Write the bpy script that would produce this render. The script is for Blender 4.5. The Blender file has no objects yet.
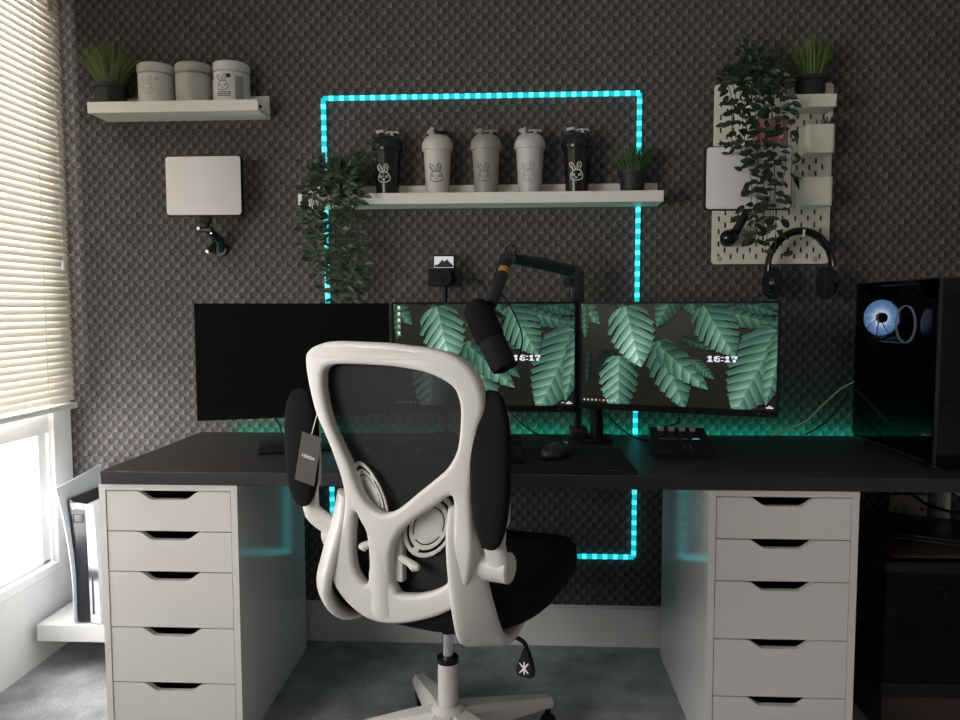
import bpy, bmesh, math, random
import numpy as np
from mathutils import Vector, Matrix
R = math.radians
S = bpy.context.scene
COL = S.collection
random.seed(11)

# ---------------------------------------------------------------- camera
CAM_H = 1.1449
pitch, yaw, roll = R(3.9652), R(2.934), R(-0.1376)
fw = Vector((-math.sin(yaw)*math.cos(pitch), math.cos(yaw)*math.cos(pitch), -math.sin(pitch)))
rt = Vector((math.cos(yaw), math.sin(yaw), 0)); up = rt.cross(fw)
r2 = rt*math.cos(roll)+up*math.sin(roll); u2 = -rt*math.sin(roll)+up*math.cos(roll)
cd = bpy.data.cameras.new('camera'); cam = bpy.data.objects.new('camera', cd); COL.objects.link(cam)
M = Matrix((r2, u2, -fw)).transposed().to_4x4(); M.translation = Vector((0, 0, CAM_H))
cam.matrix_world = M
cd.sensor_fit = 'HORIZONTAL'; cd.sensor_width = 36.0; cd.lens = 743.91/960*36.0; cd.clip_start = .02
S.camera = cam

# ---------------------------------------------------------------- world, light, exposure
SKY = 11.0
w = bpy.data.worlds.new('sky'); S.world = w; w.use_nodes = True
bg = w.node_tree.nodes['Background']; bg.inputs[0].default_value = (1, .965, .925, 1); bg.inputs[1].default_value = SKY
S.view_settings.view_transform = 'Standard'; S.view_settings.look = 'None'
S.view_settings.exposure = 0.0; S.view_settings.gamma = 1.0; S.view_settings.use_curve_mapping = False
WX0, WX1, WY0, WY1, ZC = -1.546, 2.7, -1.9, 2.478, 2.45     # room shell
WIN = (1.45, 2.376, .30, 2.20)                                 # window opening y0,y1,z0,z1 in the left wall
LIGHT_WIN = (-.9, 1.05, .85, 1.70)                                 # opening added out of frame, nearer the camera, to light the room
def portal(y0, y1, z0, z1):
    l = bpy.data.lights.new('daylight_portal', 'AREA'); l.shape = 'RECTANGLE'; l.size = z1-z0; l.size_y = y1-y0
    l.cycles.is_portal = True
    o = bpy.data.objects.new('daylight_portal', l); COL.objects.link(o)
    o.location = (WX0-.13, (y0+y1)/2, (z0+z1)/2); o.rotation_euler = (0, -math.pi/2, 0)
portal(*WIN); portal(*LIGHT_WIN)

# ---------------------------------------------------------------- materials
MATS = {}
def mat(name, col=(.5, .5, .5), rough=.5, metal=0, emit=None, es=1, noise=0, nscale=60, bump=0, spec=.5, sheen=0, alpha=None, trans=0):
    if name in MATS: return MATS[name]
    m = bpy.data.materials.new(name); m.use_nodes = True; nt = m.node_tree; b = nt.nodes['Principled BSDF']
    b.inputs['Base Color'].default_value = (*col, 1); b.inputs['Roughness'].default_value = rough
    b.inputs['Metallic'].default_value = metal; b.inputs['Specular IOR Level'].default_value = spec
    if emit: b.inputs['Emission Color'].default_value = (*emit, 1); b.inputs['Emission Strength'].default_value = es
    if trans: b.inputs['Transmission Weight'].default_value = trans
    if noise or bump:
        tc = nt.nodes.new('ShaderNodeTexCoord'); n = nt.nodes.new('ShaderNodeTexNoise'); n.inputs['Scale'].default_value = nscale
        n.inputs['Detail'].default_value = 4
        nt.links.new(tc.outputs['Object'], n.inputs['Vector'])
        if noise:
            mx = nt.nodes.new('ShaderNodeMix'); mx.data_type = 'RGBA'
            mx.inputs[6].default_value = (*[c*(1-noise) for c in col], 1); mx.inputs[7].default_value = (*[min(1, c*(1+noise)) for c in col], 1)
            nt.links.new(n.outputs['Fac'], mx.inputs[0]); nt.links.new(mx.outputs[2], b.inputs['Base Color'])
        if bump:
            bp = nt.nodes.new('ShaderNodeBump'); bp.inputs['Strength'].default_value = bump; bp.inputs['Distance'].default_value = .002
            nt.links.new(n.outputs['Fac'], bp.inputs['Height']); nt.links.new(bp.outputs['Normal'], b.inputs['Normal'])
    MATS[name] = m; return m
def mixmat(name, fac, col, rough=.6, tint=(1, 1, 1)):
    if name in MATS: return MATS[name]
    m = bpy.data.materials.new(name); m.use_nodes = True; nt = m.node_tree; nt.nodes.remove(nt.nodes['Principled BSDF'])
    out = nt.nodes['Material Output']; t = nt.nodes.new('ShaderNodeBsdfTransparent'); t.inputs[0].default_value = (*tint, 1)
    p = nt.nodes.new('ShaderNodeBsdfPrincipled'); p.inputs['Base Color'].default_value = (*col, 1); p.inputs['Roughness'].default_value = rough
    mx = nt.nodes.new('ShaderNodeMixShader'); mx.inputs[0].default_value = fac
    nt.links.new(t.outputs[0], mx.inputs[1]); nt.links.new(p.outputs[0], mx.inputs[2]); nt.links.new(mx.outputs[0], out.inputs[0])
    MATS[name] = m; return m
def glassmat(name, tint, fac=None, ior=1.45):
    if name in MATS: return MATS[name]
    m = bpy.data.materials.new(name); m.use_nodes = True; nt = m.node_tree; nt.nodes.remove(nt.nodes['Principled BSDF'])
    out = nt.nodes['Material Output']; t = nt.nodes.new('ShaderNodeBsdfTransparent'); t.inputs[0].default_value = (*tint, 1)
    g = nt.nodes.new('ShaderNodeBsdfGlossy'); g.inputs['Roughness'].default_value = .02
    lw = nt.nodes.new('ShaderNodeLayerWeight'); lw.inputs[0].default_value = .5
    pw = nt.nodes.new('ShaderNodeMath'); pw.operation = 'POWER'; pw.inputs[1].default_value = 5; nt.links.new(lw.outputs['Facing'], pw.inputs[0])
    f = nt.nodes.new('ShaderNodeMath'); f.operation = 'MULTIPLY_ADD'; f.inputs[1].default_value = 1-(ior-1)**2/(ior+1)**2; f.inputs[2].default_value = (ior-1)**2/(ior+1)**2; nt.links.new(pw.outputs[0], f.inputs[0])
    mx = nt.nodes.new('ShaderNodeMixShader')
    nt.links.new(f.outputs[0], mx.inputs[0]); nt.links.new(t.outputs[0], mx.inputs[1]); nt.links.new(g.outputs[0], mx.inputs[2]); nt.links.new(mx.outputs[0], out.inputs[0])
    MATS[name] = m; return m
def wallpaper():
    m = bpy.data.materials.new('geometric_wallpaper'); m.use_nodes = True; nt = m.node_tree; b = nt.nodes['Principled BSDF']
    b.inputs['Roughness'].default_value = .75; b.inputs['Specular IOR Level'].default_value = .25
    N = nt.nodes.new; L = nt.links.new
    tc = N('ShaderNodeTexCoord'); sp = N('ShaderNodeSeparateXYZ'); L(tc.outputs['Object'], sp.inputs[0])
    def mt(op, a, b_=None):
        n = N('ShaderNodeMath'); n.operation = op
        for i, v in enumerate((a, b_)):
            if v is None: continue
            if isinstance(v, (int, float)): n.inputs[i].default_value = v
            else: L(v, n.inputs[i])
        return n.outputs[0]
    zz = mt('DIVIDE', mt('ADD', sp.outputs[2], 10), .0209); row = mt('FLOOR', zz); v = mt('FRACT', zz)
    off = mt('MULTIPLY', mt('MODULO', row, 2), .5)
    xs = mt('ADD', mt('DIVIDE', mt('ADD', sp.outputs[0], 10), .0366), off); u = mt('FRACT', xs)
    bright = mt('GREATER_THAN', u, mt('ADD', mt('MULTIPLY', v, .5), .5))
    dark = mt('LESS_THAN', u, mt('MULTIPLY', mt('SUBTRACT', 1, v), .5))
    m1 = N('ShaderNodeMix'); m1.data_type = 'RGBA'; m1.inputs[6].default_value = (.090, .079, .077, 1); m1.inputs[7].default_value = (.052, .046, .045, 1); L(dark, m1.inputs[0])
    m2 = N('ShaderNodeMix'); m2.data_type = 'RGBA'; m2.inputs[7].default_value = (.164, .147, .144, 1); L(bright, m2.inputs[0]); L(m1.outputs[2], m2.inputs[6])
    cv = N('ShaderNodeCombineXYZ'); L(mt('FLOOR', xs), cv.inputs[0]); L(row, cv.inputs[2])
    wn = N('ShaderNodeTexWhiteNoise'); L(cv.outputs[0], wn.inputs[0])
    ns = N('ShaderNodeTexNoise'); ns.inputs['Scale'].default_value = 90; L(tc.outputs['Object'], ns.inputs['Vector'])
    k = mt('ADD', mt('MULTIPLY', wn.outputs[0], .22), mt('ADD', mt('MULTIPLY', ns.outputs[0], .4), .69))
    vm = N('ShaderNodeVectorMath'); vm.operation = 'SCALE'; L(m2.outputs[2], vm.inputs[0]); L(k, vm.inputs[3])
    L(vm.outputs[0], b.inputs['Base Color'])
    return m
def carpet():
    m = bpy.data.materials.new('grey_carpet'); m.use_nodes = True; nt = m.node_tree; b = nt.nodes['Principled BSDF']
    b.inputs['Roughness'].default_value = 1; b.inputs['Specular IOR Level'].default_value = .05
    tc = nt.nodes.new('ShaderNodeTexCoord'); L = nt.links.new
    a = nt.nodes.new('ShaderNodeTexNoise'); a.inputs['Scale'].default_value = 260; a.inputs['Detail'].default_value = 3
    c = nt.nodes.new('ShaderNodeTexNoise'); c.inputs['Scale'].default_value = 9; c.inputs['Detail'].default_value = 5
    L(tc.outputs['Object'], a.inputs['Vector']); L(tc.outputs['Object'], c.inputs['Vector'])
    ad = nt.nodes.new('ShaderNodeMath'); ad.operation = 'ADD'; L(a.outputs['Fac'], ad.inputs[0]); L(c.outputs['Fac'], ad.inputs[1])
    cr = nt.nodes.new('ShaderNodeValToRGB'); cr.color_ramp.elements[0].position = .36; cr.color_ramp.elements[1].position = .64
    cr.color_ramp.elements[0].color = (.215, .225, .235, 1); cr.color_ramp.elements[1].color = (.52, .54, .56, 1)
    hf = nt.nodes.new('ShaderNodeMath'); hf.operation = 'MULTIPLY'; hf.inputs[1].default_value = .5; L(ad.outputs[0], hf.inputs[0]); L(hf.outputs[0], cr.inputs[0])
    L(cr.outputs[0], b.inputs['Base Color'])
    bp = nt.nodes.new('ShaderNodeBump'); bp.inputs['Strength'].default_value = .8; bp.inputs['Distance'].default_value = .006
    L(a.outputs['Fac'], bp.inputs['Height']); L(bp.outputs['Normal'], b.inputs['Normal'])
    return m
def slatmat():
    m = bpy.data.materials.new('cream_blind_slat'); m.use_nodes = True; nt = m.node_tree; nt.nodes.remove(nt.nodes['Principled BSDF'])
    out = nt.nodes['Material Output']; d = nt.nodes.new('ShaderNodeBsdfDiffuse'); d.inputs[0].default_value = (.72, .67, .60, 1)
    t = nt.nodes.new('ShaderNodeBsdfTranslucent'); t.inputs[0].default_value = (.80, .74, .64, 1)
    mx = nt.nodes.new('ShaderNodeMixShader'); mx.inputs[0].default_value = .085
    nt.links.new(d.outputs[0], mx.inputs[1]); nt.links.new(t.outputs[0], mx.inputs[2]); nt.links.new(mx.outputs[0], out.inputs[0])
    return m
PAPER = wallpaper(); CARPET = carpet(); SLAT = slatmat()
WHITEWALL = mat('white_painted_wall', (.74, .74, .74), .6, noise=.03, nscale=20)
ROOMWALL = mat('greige_painted_wall', (.26, .235, .215), .8, noise=.03, nscale=15)
GLOSSWHITE = mat('white_gloss_paint', (.80, .79, .78), .35, noise=.02, nscale=30)
LAM = mat('white_cabinet_foil', (.80, .755, .725), .38, noise=.015, nscale=12)
LAMSIDE = mat('white_cabinet_side_foil', (.82, .83, .81), .17, noise=.015, nscale=12)
SHELFW = mat('white_shelf_foil', (.84, .80, .73), .4, noise=.015, nscale=12)
BLACKIN = mat('dark_drawer_gap', (.05, .055, .058), .7)
BLK = mat('black_plastic', (.009, .009, .009), .5, spec=.25)
BLKG = mat('black_gloss_plastic', (.008, .008, .009), .2)
BLKM = mat('black_matte_plastic', (.016, .015, .015), .75, spec=.2)
CHW = mat('chair_white_plastic', (.68, .64, .605), .42, noise=.02, nscale=25)
FAB = mat('black_fabric', (.012, .011, .011), .95, noise=.3, nscale=500, spec=.1)
CHROME = mat('chrome', (.75, .75, .76), .18, 1)
LEAF = mat('dark_green_leaf', (.032, .062, .026), .5, noise=.35, nscale=40)
GRASS = mat('grass_green', (.045, .105, .028), .5, noise=.4, nscale=60)
GRASSL = mat('olive_grass_green', (.10, .155, .03), .55, noise=.4, nscale=60)
STEM = mat('plant_stem', (.05, .06, .03), .7)
POT = mat('black_plant_pot', (.018, .018, .020), .6, noise=.1, nscale=40)

# ---------------------------------------------------------------- helpers
def put(name, bm, m, parent=None, smooth=True, angle=35):
    """link bm (given in world coordinates, or local ones when parent.local) as one mesh"""
    me = bpy.data.meshes.new(name)
    if parent is not None and not parent.get('_loc'):
        bm.transform(parent.matrix_basis.inverted() if parent.parent is None else (parent.parent.matrix_basis @ parent.matrix_basis).inverted())
    bmesh.ops.recalc_face_normals(bm, faces=bm.faces)
    bm.to_mesh(me); bm.free()
    for mm in (m if isinstance(m, (list, tuple)) else [m]): me.materials.append(mm)
    if smooth:
        for p in me.polygons: p.use_smooth = True
        me.set_sharp_from_angle(angle=R(angle))
    o = bpy.data.objects.new(name, me); COL.objects.link(o)
    if parent is not None: o.parent = parent
    return o
def tag(o, label, cat, group=None):
    o['label'] = label; o['category'] = cat
    if group: o['group'] = group
    return o
def thing(name, label, cat, loc=(0, 0, 0), rotz=0, group=None):
    o = bpy.data.objects.new(name, None); COL.objects.link(o); o.empty_display_size = .05
    o.matrix_basis = Matrix.Translation(loc) @ Matrix.Rotation(rotz, 4, 'Z')
    return tag(o, label, cat, group)
def struct(name, bm, m, parent=None, smooth=False):
    o = put(name, bm, m, parent, smooth)
    if parent is None: o['kind'] = 'structure'
    return o
def B(): return bmesh.new()
def box(bm, x0, x1, y0, y1, z0, z1, bev=0, seg=2, mi=0, mtx=None):
    r = bmesh.ops.create_cube(bm, size=1); vs = r['verts']
    for v in vs:
        v.co = Vector(((x0+x1)/2+v.co.x*(x1-x0), (y0+y1)/2+v.co.y*(y1-y0), (z0+z1)/2+v.co.z*(z1-z0)))
    fs = list({f for v in vs for f in v.link_faces})
    if bev:
        es = list({e for v in vs for e in v.link_edges})
        rr = bmesh.ops.bevel(bm, geom=es, offset=bev, segments=seg, profile=.5, affect='EDGES')
        fs = [f for f in fs if f.is_valid]+rr['faces']; vs = list({v for f in fs for v in f.verts})
    for f in fs: f.material_index = mi
    if mtx is not None:
        for v in vs: v.co = mtx @ v.co
    return bm
def tube(bm, pts, rad, seg=10, cap=True, mi=0, flat=None):
    """tube along points; rad number or list; flat = (axis vector, factor) squashes the section"""
    pts = [Vector(p) for p in pts]; n = len(pts)
    rad = rad if isinstance(rad, (list, tuple)) else [rad]*n
    rings = []; prev = None
    for i, p in enumerate(pts):
        t = (pts[min(i+1, n-1)]-pts[max(i-1, 0)]).normalized()
        if prev is None:
            a = Vector((0, 0, 1)) if abs(t.z) < .9 else Vector((0, 1, 0)); prev = t.cross(a).normalized()
        prev = (prev - t*prev.dot(t)).normalized(); q = t.cross(prev)
        ring = []
        for k in range(seg):
            an = 2*math.pi*k/seg; d = (prev*math.cos(an)+q*math.sin(an))*rad[i]
            if flat is not None: ax, fc = flat; d = d - ax*(d.dot(ax))*(1-fc)
            ring.append(bm.verts.new(p+d))
        rings.append(ring)
    for i in range(n-1):
        for k in range(seg):
            f = bm.faces.new((rings[i][k], rings[i][(k+1) % seg], rings[i+1][(k+1) % seg], rings[i+1][k])); f.material_index = mi
    if cap:
        for rg in (rings[0][::-1], rings[-1]):
            f = bm.faces.new(rg); f.material_index = mi
    return bm
def lathe(bm, prof, c=(0, 0, 0), seg=32, mi=0):
    c = Vector(c); rings = []
    for r, z in prof:
        rings.append([bm.verts.new(c+Vector((r*math.cos(2*math.pi*k/seg), r*math.sin(2*math.pi*k/seg), z))) for k in range(seg)] if r > 1e-6 else [bm.verts.new(c+Vector((0, 0, z)))])
    for a, b in zip(rings[:-1], rings[1:]):
        for k in range(seg):
            k2 = (k+1) % seg
            if len(a) == 1 and len(b) == 1: continue
            if len(a) == 1: f = bm.faces.new((a[0], b[k2], b[k]))
            elif len(b) == 1: f = bm.faces.new((a[k], a[k2], b[0]))
            else: f = bm.faces.new((a[k], a[k2], b[k2], b[k]))
            f.material_index = mi
    return bm
def spline(pts, n=6, closed=False):
    P = [Vector(p) for p in pts]; m = len(P); out = []
    for i in range(m if closed else m-1):
        if closed: a, b, c, d = P[i-1], P[i], P[(i+1) % m], P[(i+2) % m]
        else: a, b, c, d = P[max(i-1, 0)], P[i], P[i+1], P[min(i+2, m-1)]
        for k in range(n):
            t = k/n
            out.append(.5*((2*b)+(c-a)*t+(2*a-5*b+4*c-d)*t*t+(3*b-a-3*c+d)*t**3))
    if not closed: out.append(P[-1])
    return out
def plate(loops, ext, bev, bres=3, n=4, smooth=True):
    """flat shape with holes in the XZ plane, thickness 2*(ext+bev) along Y; returns a bmesh"""
    cu = bpy.data.curves.new('t', 'CURVE'); cu.dimensions = '2D'; cu.fill_mode = 'BOTH'; cu.extrude = ext
    cu.bevel_depth = bev; cu.bevel_resolution = bres; cu.offset = -bev; cu.use_fill_caps = True
    for lp in loops:
        p = spline([(a, b, 0) for a, b in lp], n, True) if smooth else [Vector((a, b, 0)) for a, b in lp]
        s = cu.splines.new('POLY'); s.points.add(len(p)-1); s.use_cyclic_u = True
        for q, v in zip(s.points, p): q.co = (v.x, v.y, 0, 1)
    o = bpy.data.objects.new('t', cu); COL.objects.link(o); bpy.context.view_layer.update()
    dg = bpy.context.evaluated_depsgraph_get(); me = bpy.data.meshes.new_from_object(o.evaluated_get(dg))
    bm = bmesh.new(); bm.from_mesh(me); bpy.data.objects.remove(o); bpy.data.curves.remove(cu); bpy.data.meshes.remove(me)
    bmesh.ops.remove_doubles(bm, verts=bm.verts, dist=1e-6)
    for v in bm.verts: v.co = Vector((v.co.x, -v.co.z, v.co.y))
    return bm
def text_bm(s, size, ext=.0004):
    cu = bpy.data.curves.new('t', 'FONT'); cu.body = s; cu.size = size; cu.extrude = ext; cu.align_x = 'CENTER'; cu.align_y = 'CENTER'
    o = bpy.data.objects.new('t', cu); COL.objects.link(o); bpy.context.view_layer.update()
    dg = bpy.context.evaluated_depsgraph_get(); me = bpy.data.meshes.new_from_object(o.evaluated_get(dg))
    bm = bmesh.new(); bm.from_mesh(me); bpy.data.objects.remove(o); bpy.data.curves.remove(cu); bpy.data.meshes.remove(me)
    for v in bm.verts: v.co = Vector((v.co.x, -v.co.z, v.co.y))
    return bm
def rrect(x0, x1, z0, z1, r, n=5):
    out = []
    for cx, cz, a0 in ((x1-r, z1-r, 0), (x0+r, z1-r, 90), (x0+r, z0+r, 180), (x1-r, z0+r, 270)):
        for k in range(n+1):
            a = R(a0+90*k/n); out.append((cx+r*math.cos(a), cz+r*math.sin(a)))
    return out
def prism_y(bm, poly, y0, y1, mi=0):
    a = [bm.verts.new((x, y0, z)) for x, z in poly]; b = [bm.verts.new((x, y1, z)) for x, z in poly]; n = len(poly)
    for f in [bm.faces.new(a), bm.faces.new(b[::-1])]+[bm.faces.new((a[i], b[i], b[(i+1) % n], a[(i+1) % n])) for i in range(n)]: f.material_index = mi
    return bm
def prism_x(bm, poly, x0, x1, mi=0):
    a = [bm.verts.new((x0, y, z)) for y, z in poly]; b = [bm.verts.new((x1, y, z)) for y, z in poly]; n = len(poly)
    for f in [bm.faces.new(a), bm.faces.new(b[::-1])]+[bm.faces.new((a[i], b[i], b[(i+1) % n], a[(i+1) % n])) for i in range(n)]: f.material_index = mi
    return bm

# ================================================================ SETTING
struct('floor', box(B(), WX0-.2, WX1, WY0, WY1, -.05, 0), CARPET)
struct('ceiling', box(B(), WX0-.2, WX1, WY0, WY1, ZC, ZC+.05), mat('ceiling_paint', (.6, .59, .57), .9, noise=.02))
struct('wall_back', box(B(), WX0-.2, WX1, WY1, WY1+.06, -.05, ZC+.05), PAPER)
struct('wall_right', box(B(), WX1, WX1+.06, WY0, WY1+.06, -.05, ZC+.05), mat('light_painted_wall', (.48, .45, .42), .8, noise=.03, nscale=15))
struct('wall_front', box(B(), WX0-.2, WX1+.06, WY0-.06, WY0, -.05, ZC+.05), ROOMWALL)
b = B()
xa, xb = WX0-.16, WX0
box(b, xa, xb, WY0, WY1, -.05, WIN[2]-.03); box(b, xa, xb, WY0, WY1, WIN[3], ZC)
box(b, xa, xb, WY0, LIGHT_WIN[0], WIN[2]-.03, WIN[3]); box(b, xa, xb, LIGHT_WIN[0], LIGHT_WIN[1], LIGHT_WIN[3], WIN[3]); box(b, xa, xb, LIGHT_WIN[0], LIGHT_WIN[1], WIN[2]-.03, LIGHT_WIN[2]); box(b, xa, xb, LIGHT_WIN[1], WIN[0], WIN[2]-.03, WIN[3]); box(b, xa, xb, WIN[1]+.03, WY1, WIN[2]-.03, WIN[3])
struct('wall_left', b, WHITEWALL)
struct('baseboard_back', box(box(B(), WX0, WX1, WY1-.015, WY1, 0, .135, .003), WX0, WX1, WY1-.009, WY1, .13, .141, .003), GLOSSWHITE)
struct('trim_1', box(B(), WX0-.02, WX0+.004, WIN[1], WY1-.002, WIN[2]-.03, WIN[3]+.05, .004), GLOSSWHITE)       # casing beside the corner
struct('trim_2', box(B(), WX0-.11, WX0+.004, WIN[0]-.05, WIN[1]+.002, WIN[2]-.032, WIN[2], .004), GLOSSWHITE)     # window board
def window(name, y0, y1, z0, z1, bars):
    b = B(); X0, X1 = WX0-.075, WX0-.022
    box(b, X0, X1, y0, y0+.05, z0, z1, .004); box(b, X0, X1, y1-.045, y1, z0, z1, .004)
    box(b, X0, X1, y0, y1, z0, z0+.012, .003); box(b, X0, X1, y0, y1, z1-.05, z1, .004)
    o = struct(name, b, GLOSSWHITE)
    for (a0, a1, c0, c1) in bars: put('window_sash', box(B(), X0-.01, X1+.01, a0, a1, c0, c1, .004), GLOSSWHITE, o, False)
    gl = put('window_glass', box(B(), WX0-.050, WX0-.046, y0+.04, y1-.03, z0+.005, z1-.04), glassmat('window_pane_glass', (.97, .98, .98), ior=1.1), o, False)
    return o
window('window_1', *WIN, [(WIN[0], WIN[1], .735, .80), (.9, .96, WIN[2], WIN[3])])

window('added_light_window', *LIGHT_WIN, [])  # unseen window, added and sized for its side light
# ---- venetian blind
bl = thing('venetian_blind', 'cream venetian blind with closed slats covering the left window', 'blind', (-1.505, 1.0, .815))
b = B(); zt = .853; pitchz = .0222; slat = .0135; ang = R(70)
while zt < 2.24:
    cx = -1.505; tilt = ang
    p = []
    for k in range(5):
        s = (k/4-.5)*2*slat; bow = .0022*(1-(2*k/4-1)**2)
        # room-side edge low, window-side edge high
        p.append((cx - s*math.cos(tilt) + bow*math.sin(tilt), zt + s*math.sin(tilt) + bow*math.cos(tilt)))
    y0, y1 = 1.40, 2.432+random.uniform(-.002, .002)
    q = [[b.verts.new((x, yy, z)) for x, z in p] for yy in (y0, y1)]
    for k in range(4): b.faces.new((q[0][k], q[0][k+1], q[1][k+1], q[1][k]))
    zt += pitchz
put('slats', b, SLAT, bl)
put('bottom_rail', box(B(), -1.522, -1.490, 1.40, 2.436, .812, .832, .005), GLOSSWHITE, bl)
put('head_rail', box(B(), -1.53, -1.485, 1.40, 2.436, 2.245, 2.29, .003), GLOSSWHITE, bl)
for yy in (2.28, 1.55): put('ladder_cord', tube(tube(B(), [(-1.4905, yy, .82), (-1.4905, yy, 2.25)], .0012, 6), [(-1.519, yy, .82), (-1.519, yy, 2.25)], .0012, 6), mat('white_cord', (.8, .78, .74), .8), bl)
put('pull_cord', tube(B(), [(-1.482, 2.36, 2.25), (-1.482, 2.37, 1.30)], .0012, 6), MATS['white_cord'], bl)
put('cord_tassel', lathe(B(), [(.002, .03), (.006, .022), (.007, 0), (0, 0)], (-1.482, 2.37, 1.272), 12), GLOSSWHITE, bl)
put('tilt_cord', tube(B(), [(-1.482, 2.355, 2.25), (-1.482, 2.355, 2.13)], .001, 6), MATS['white_cord'], bl)
put('cord_tassel', lathe(B(), [(.002, .04), (.006, .03), (.007, 0), (0, 0)], (-1.482, 2.355, 2.09), 12), mat('wooden_tassel', (.5, .42, .32), .6), bl)

# ---- LED strip on the wall (path with brighter diodes)
TAPE = mat('cyan_led_tape', (.02, .3, .35), .5, emit=(.0, .50, .58), es=1.0)
DIODE = mat('cyan_led_diode', (.2, .9, .9), .4, emit=(.10, .80, .85), es=1.05)
def led_run(bm, p0, p1, period=.0345, wd=.0070, y1=2.476, y0=2.467):
    p0, p1 = Vector(p0), Vector(p1); d = p1-p0; Ln = d.length; d.normalize(); n = Vector((-d.y, d.x))
    s = 0
    while s < Ln-1e-4:
        for (a, c, mi, ww) in ((0, .55, 0, wd), (.55, 1, 1, wd*1.08)):
            s0 = min(s+a*period, Ln); s1 = min(s+c*period, Ln)
            if s1-s0 < 1e-4: continue
            q = [p0+d*s0-n*ww, p0+d*s1-n*ww, p0+d*s1+n*ww, p0+d*s0+n*ww]
            prism_y(bm, [(v.x, v.y) for v in q], y0, y1, mi)
        s += period
led = thing('led_strip', 'glowing cyan led strip taped in a large rectangle on the patterned wall', 'led strip', (-.12, 2.476, .31))
for a, c in (((-.641, 1.835), (.390, 1.835)), ((-.641, 1.835), (-.632, .31)), ((.390, 1.835), (.3885, .31)), ((.3885, .31), (-.632, .31))):
    b = B(); led_run(b, a, c); put('strip_run', b, [TAPE, DIODE], led, False)

# ================================================================ DRAWER UNITS
def drawer_unit(x, y, label):
    W, D, H = .36, .58, .70; t = thing('drawer_cabinet', label, 'cabinet', (x+W/2, y+D/2, 0), 0, 'white drawer cabinets under the desk')
    b = B()
    box(b, x, x+.0165, y, y+D, 0, H, .001); box(b, x+W-.0165, x+W, y, y+D, 0, H, .001)
    put('side_panel', b, LAMSIDE, t, False)
    b = B(); box(b, x-.001, x+W+.001, y-.003, y+D, H-.017, H, .001); put('top_panel', b, LAM, t, False)
    b = B(); box(b, x+.0165, x+W-.0165, y+D-.01, y+D, .0, H-.017); box(b, x+.0165, x+W-.0165, y+.03, y+D, .0, .03); put('back_panel', b, LAM, t, False)
    # front edge strips of the sides
    b = B(); box(b, x, x+.0165, y-.0025, y+.0005, 0, H-.0165); box(b, x+W-.0165, x+W, y-.0025, y+.0005, 0, H-.0165); put('edge_strip', b, LAM, t, False)
    zt = H-.0195; hs = [.1055, .106, .1475, .1475, .1475]
    x0, x1 = x+.0185, x+W-.0185; xc = (x0+x1)/2
    for h in hs:
        z0, z1 = zt-h+.003, zt
        # front with the scooped grip cut out of its top edge
        def sm(a, c, n=6):
            return [(a[0]+(c[0]-a[0])*k/n, a[1]+(c[1]-a[1])*(.5-.5*math.cos(math.pi*k/n))) for k in range(n+1)]
        gp = sm((xc-.083, z1), (xc-.040, z1-.0215))+sm((xc+.040, z1-.0215), (xc+.083, z1))
        poly = [(x0, z0), (x0, z1)]+gp+[(x1, z1), (x1, z0)]
        b = B(); prism_y(b, poly, y-.001, y+.016)
        d = put('drawer', b, LAM, t, False)
        b = B(); box(b, x0+.006, x1-.006, y+.35, y+.355, z0+.01, z1-.035); box(b, x0+.006, x0+.012, y+.016, y+.5, z0+.01, z1-.035); box(b, x1-.012, x1-.006, y+.016, y+.5, z0+.01, z1-.035); box(b, x0+.006, x1-.006, y+.016, y+.5, z0+.01, z0+.016)
        put('drawer_box', b, BLACKIN, d, False)
        zt = z0-.003
    return t
drawer_unit(-1.072, 1.8285, 'white drawer cabinet under the left end of the black desk')
drawer_unit(.470, 1.8285, 'white drawer cabinet under the right part of the black desk')

# ---- desk
DESK = mat('black_brown_desk_foil', (.030, .026, .028), .42, noise=.25, nscale=18, spec=.5)
dk = thing('desk', 'long black desk top resting on two white drawer cabinets', 'desk', (.2, 2.12, .7))
put('desktop', box(B(), -1.062, 1.60, 1.815, 2.420, .7005, .7345, .002), DESK, dk, False)
for lx, ly in ((1.338, 2.388), (1.54, 1.86)): put('leg', tube(B(), [(lx, ly, 0), (lx, ly, .70)], .025, 20), GLOSSWHITE, dk)
GLED = mat('green_led_strip_light', (0, .3, .2), .5, emit=(.0, .62, .38), es=12)
gs = thing('led_strip', 'green led strip glowing along the back edge of the black desk', 'led strip', (.2, 2.44, .70))
put('light_strip', box(B(), -.97, 1.42, 2.450, 2.462, .7165, .7225), GLED, gs, False)
put('light_block_channel', box(B(), -.98, 1.43, 2.4205, 2.466, .703, .7163), BLK, gs, False)  # unseen strip added to keep the green light from spilling under the desk

# ================================================================ SHELVES
def ledge(x0, x1, z, label):
    t = thing('wall_shelf', label, 'shelf', ((x0+x1)/2, 2.42, z), 0, 'white picture ledges on the patterned wall')
    y0 = 2.358
    # z = underside; front lip .034 high, back panel .072 high
    put('shelf_board', box(B(), x0, x1, y0, 2.477, z, z+.012, .0008), SHELFW, t, False)
    put('front_lip', box(B(), x0, x1, y0-.0005, y0+.010, z-.0003, z+.034, .001), SHELFW, t, False)
    put('back_panel', box(B(), x0, x1, 2.466, 2.4765, z+.012, z+.074, .001), SHELFW, t, False)
    for sx in (x0+.03, x1-.03): put('mounting_hole', tube(B(), [(sx, 2.4665, z+.040), (sx, 2.4645, z+.040)], .0055, 14), BLK, t)
    return t
ledge(-1.3745, -.8205, 1.771, 'short white picture ledge at the upper left holding a plant and three tubs')
ledge(-.698, .450, 1.4745, 'long white picture ledge holding five shaker bottles')
fs = thing('wall_shelf', 'thick white floating shelf low in the left corner carrying the game console', 'shelf', (-1.30, 2.34, .10))
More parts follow.
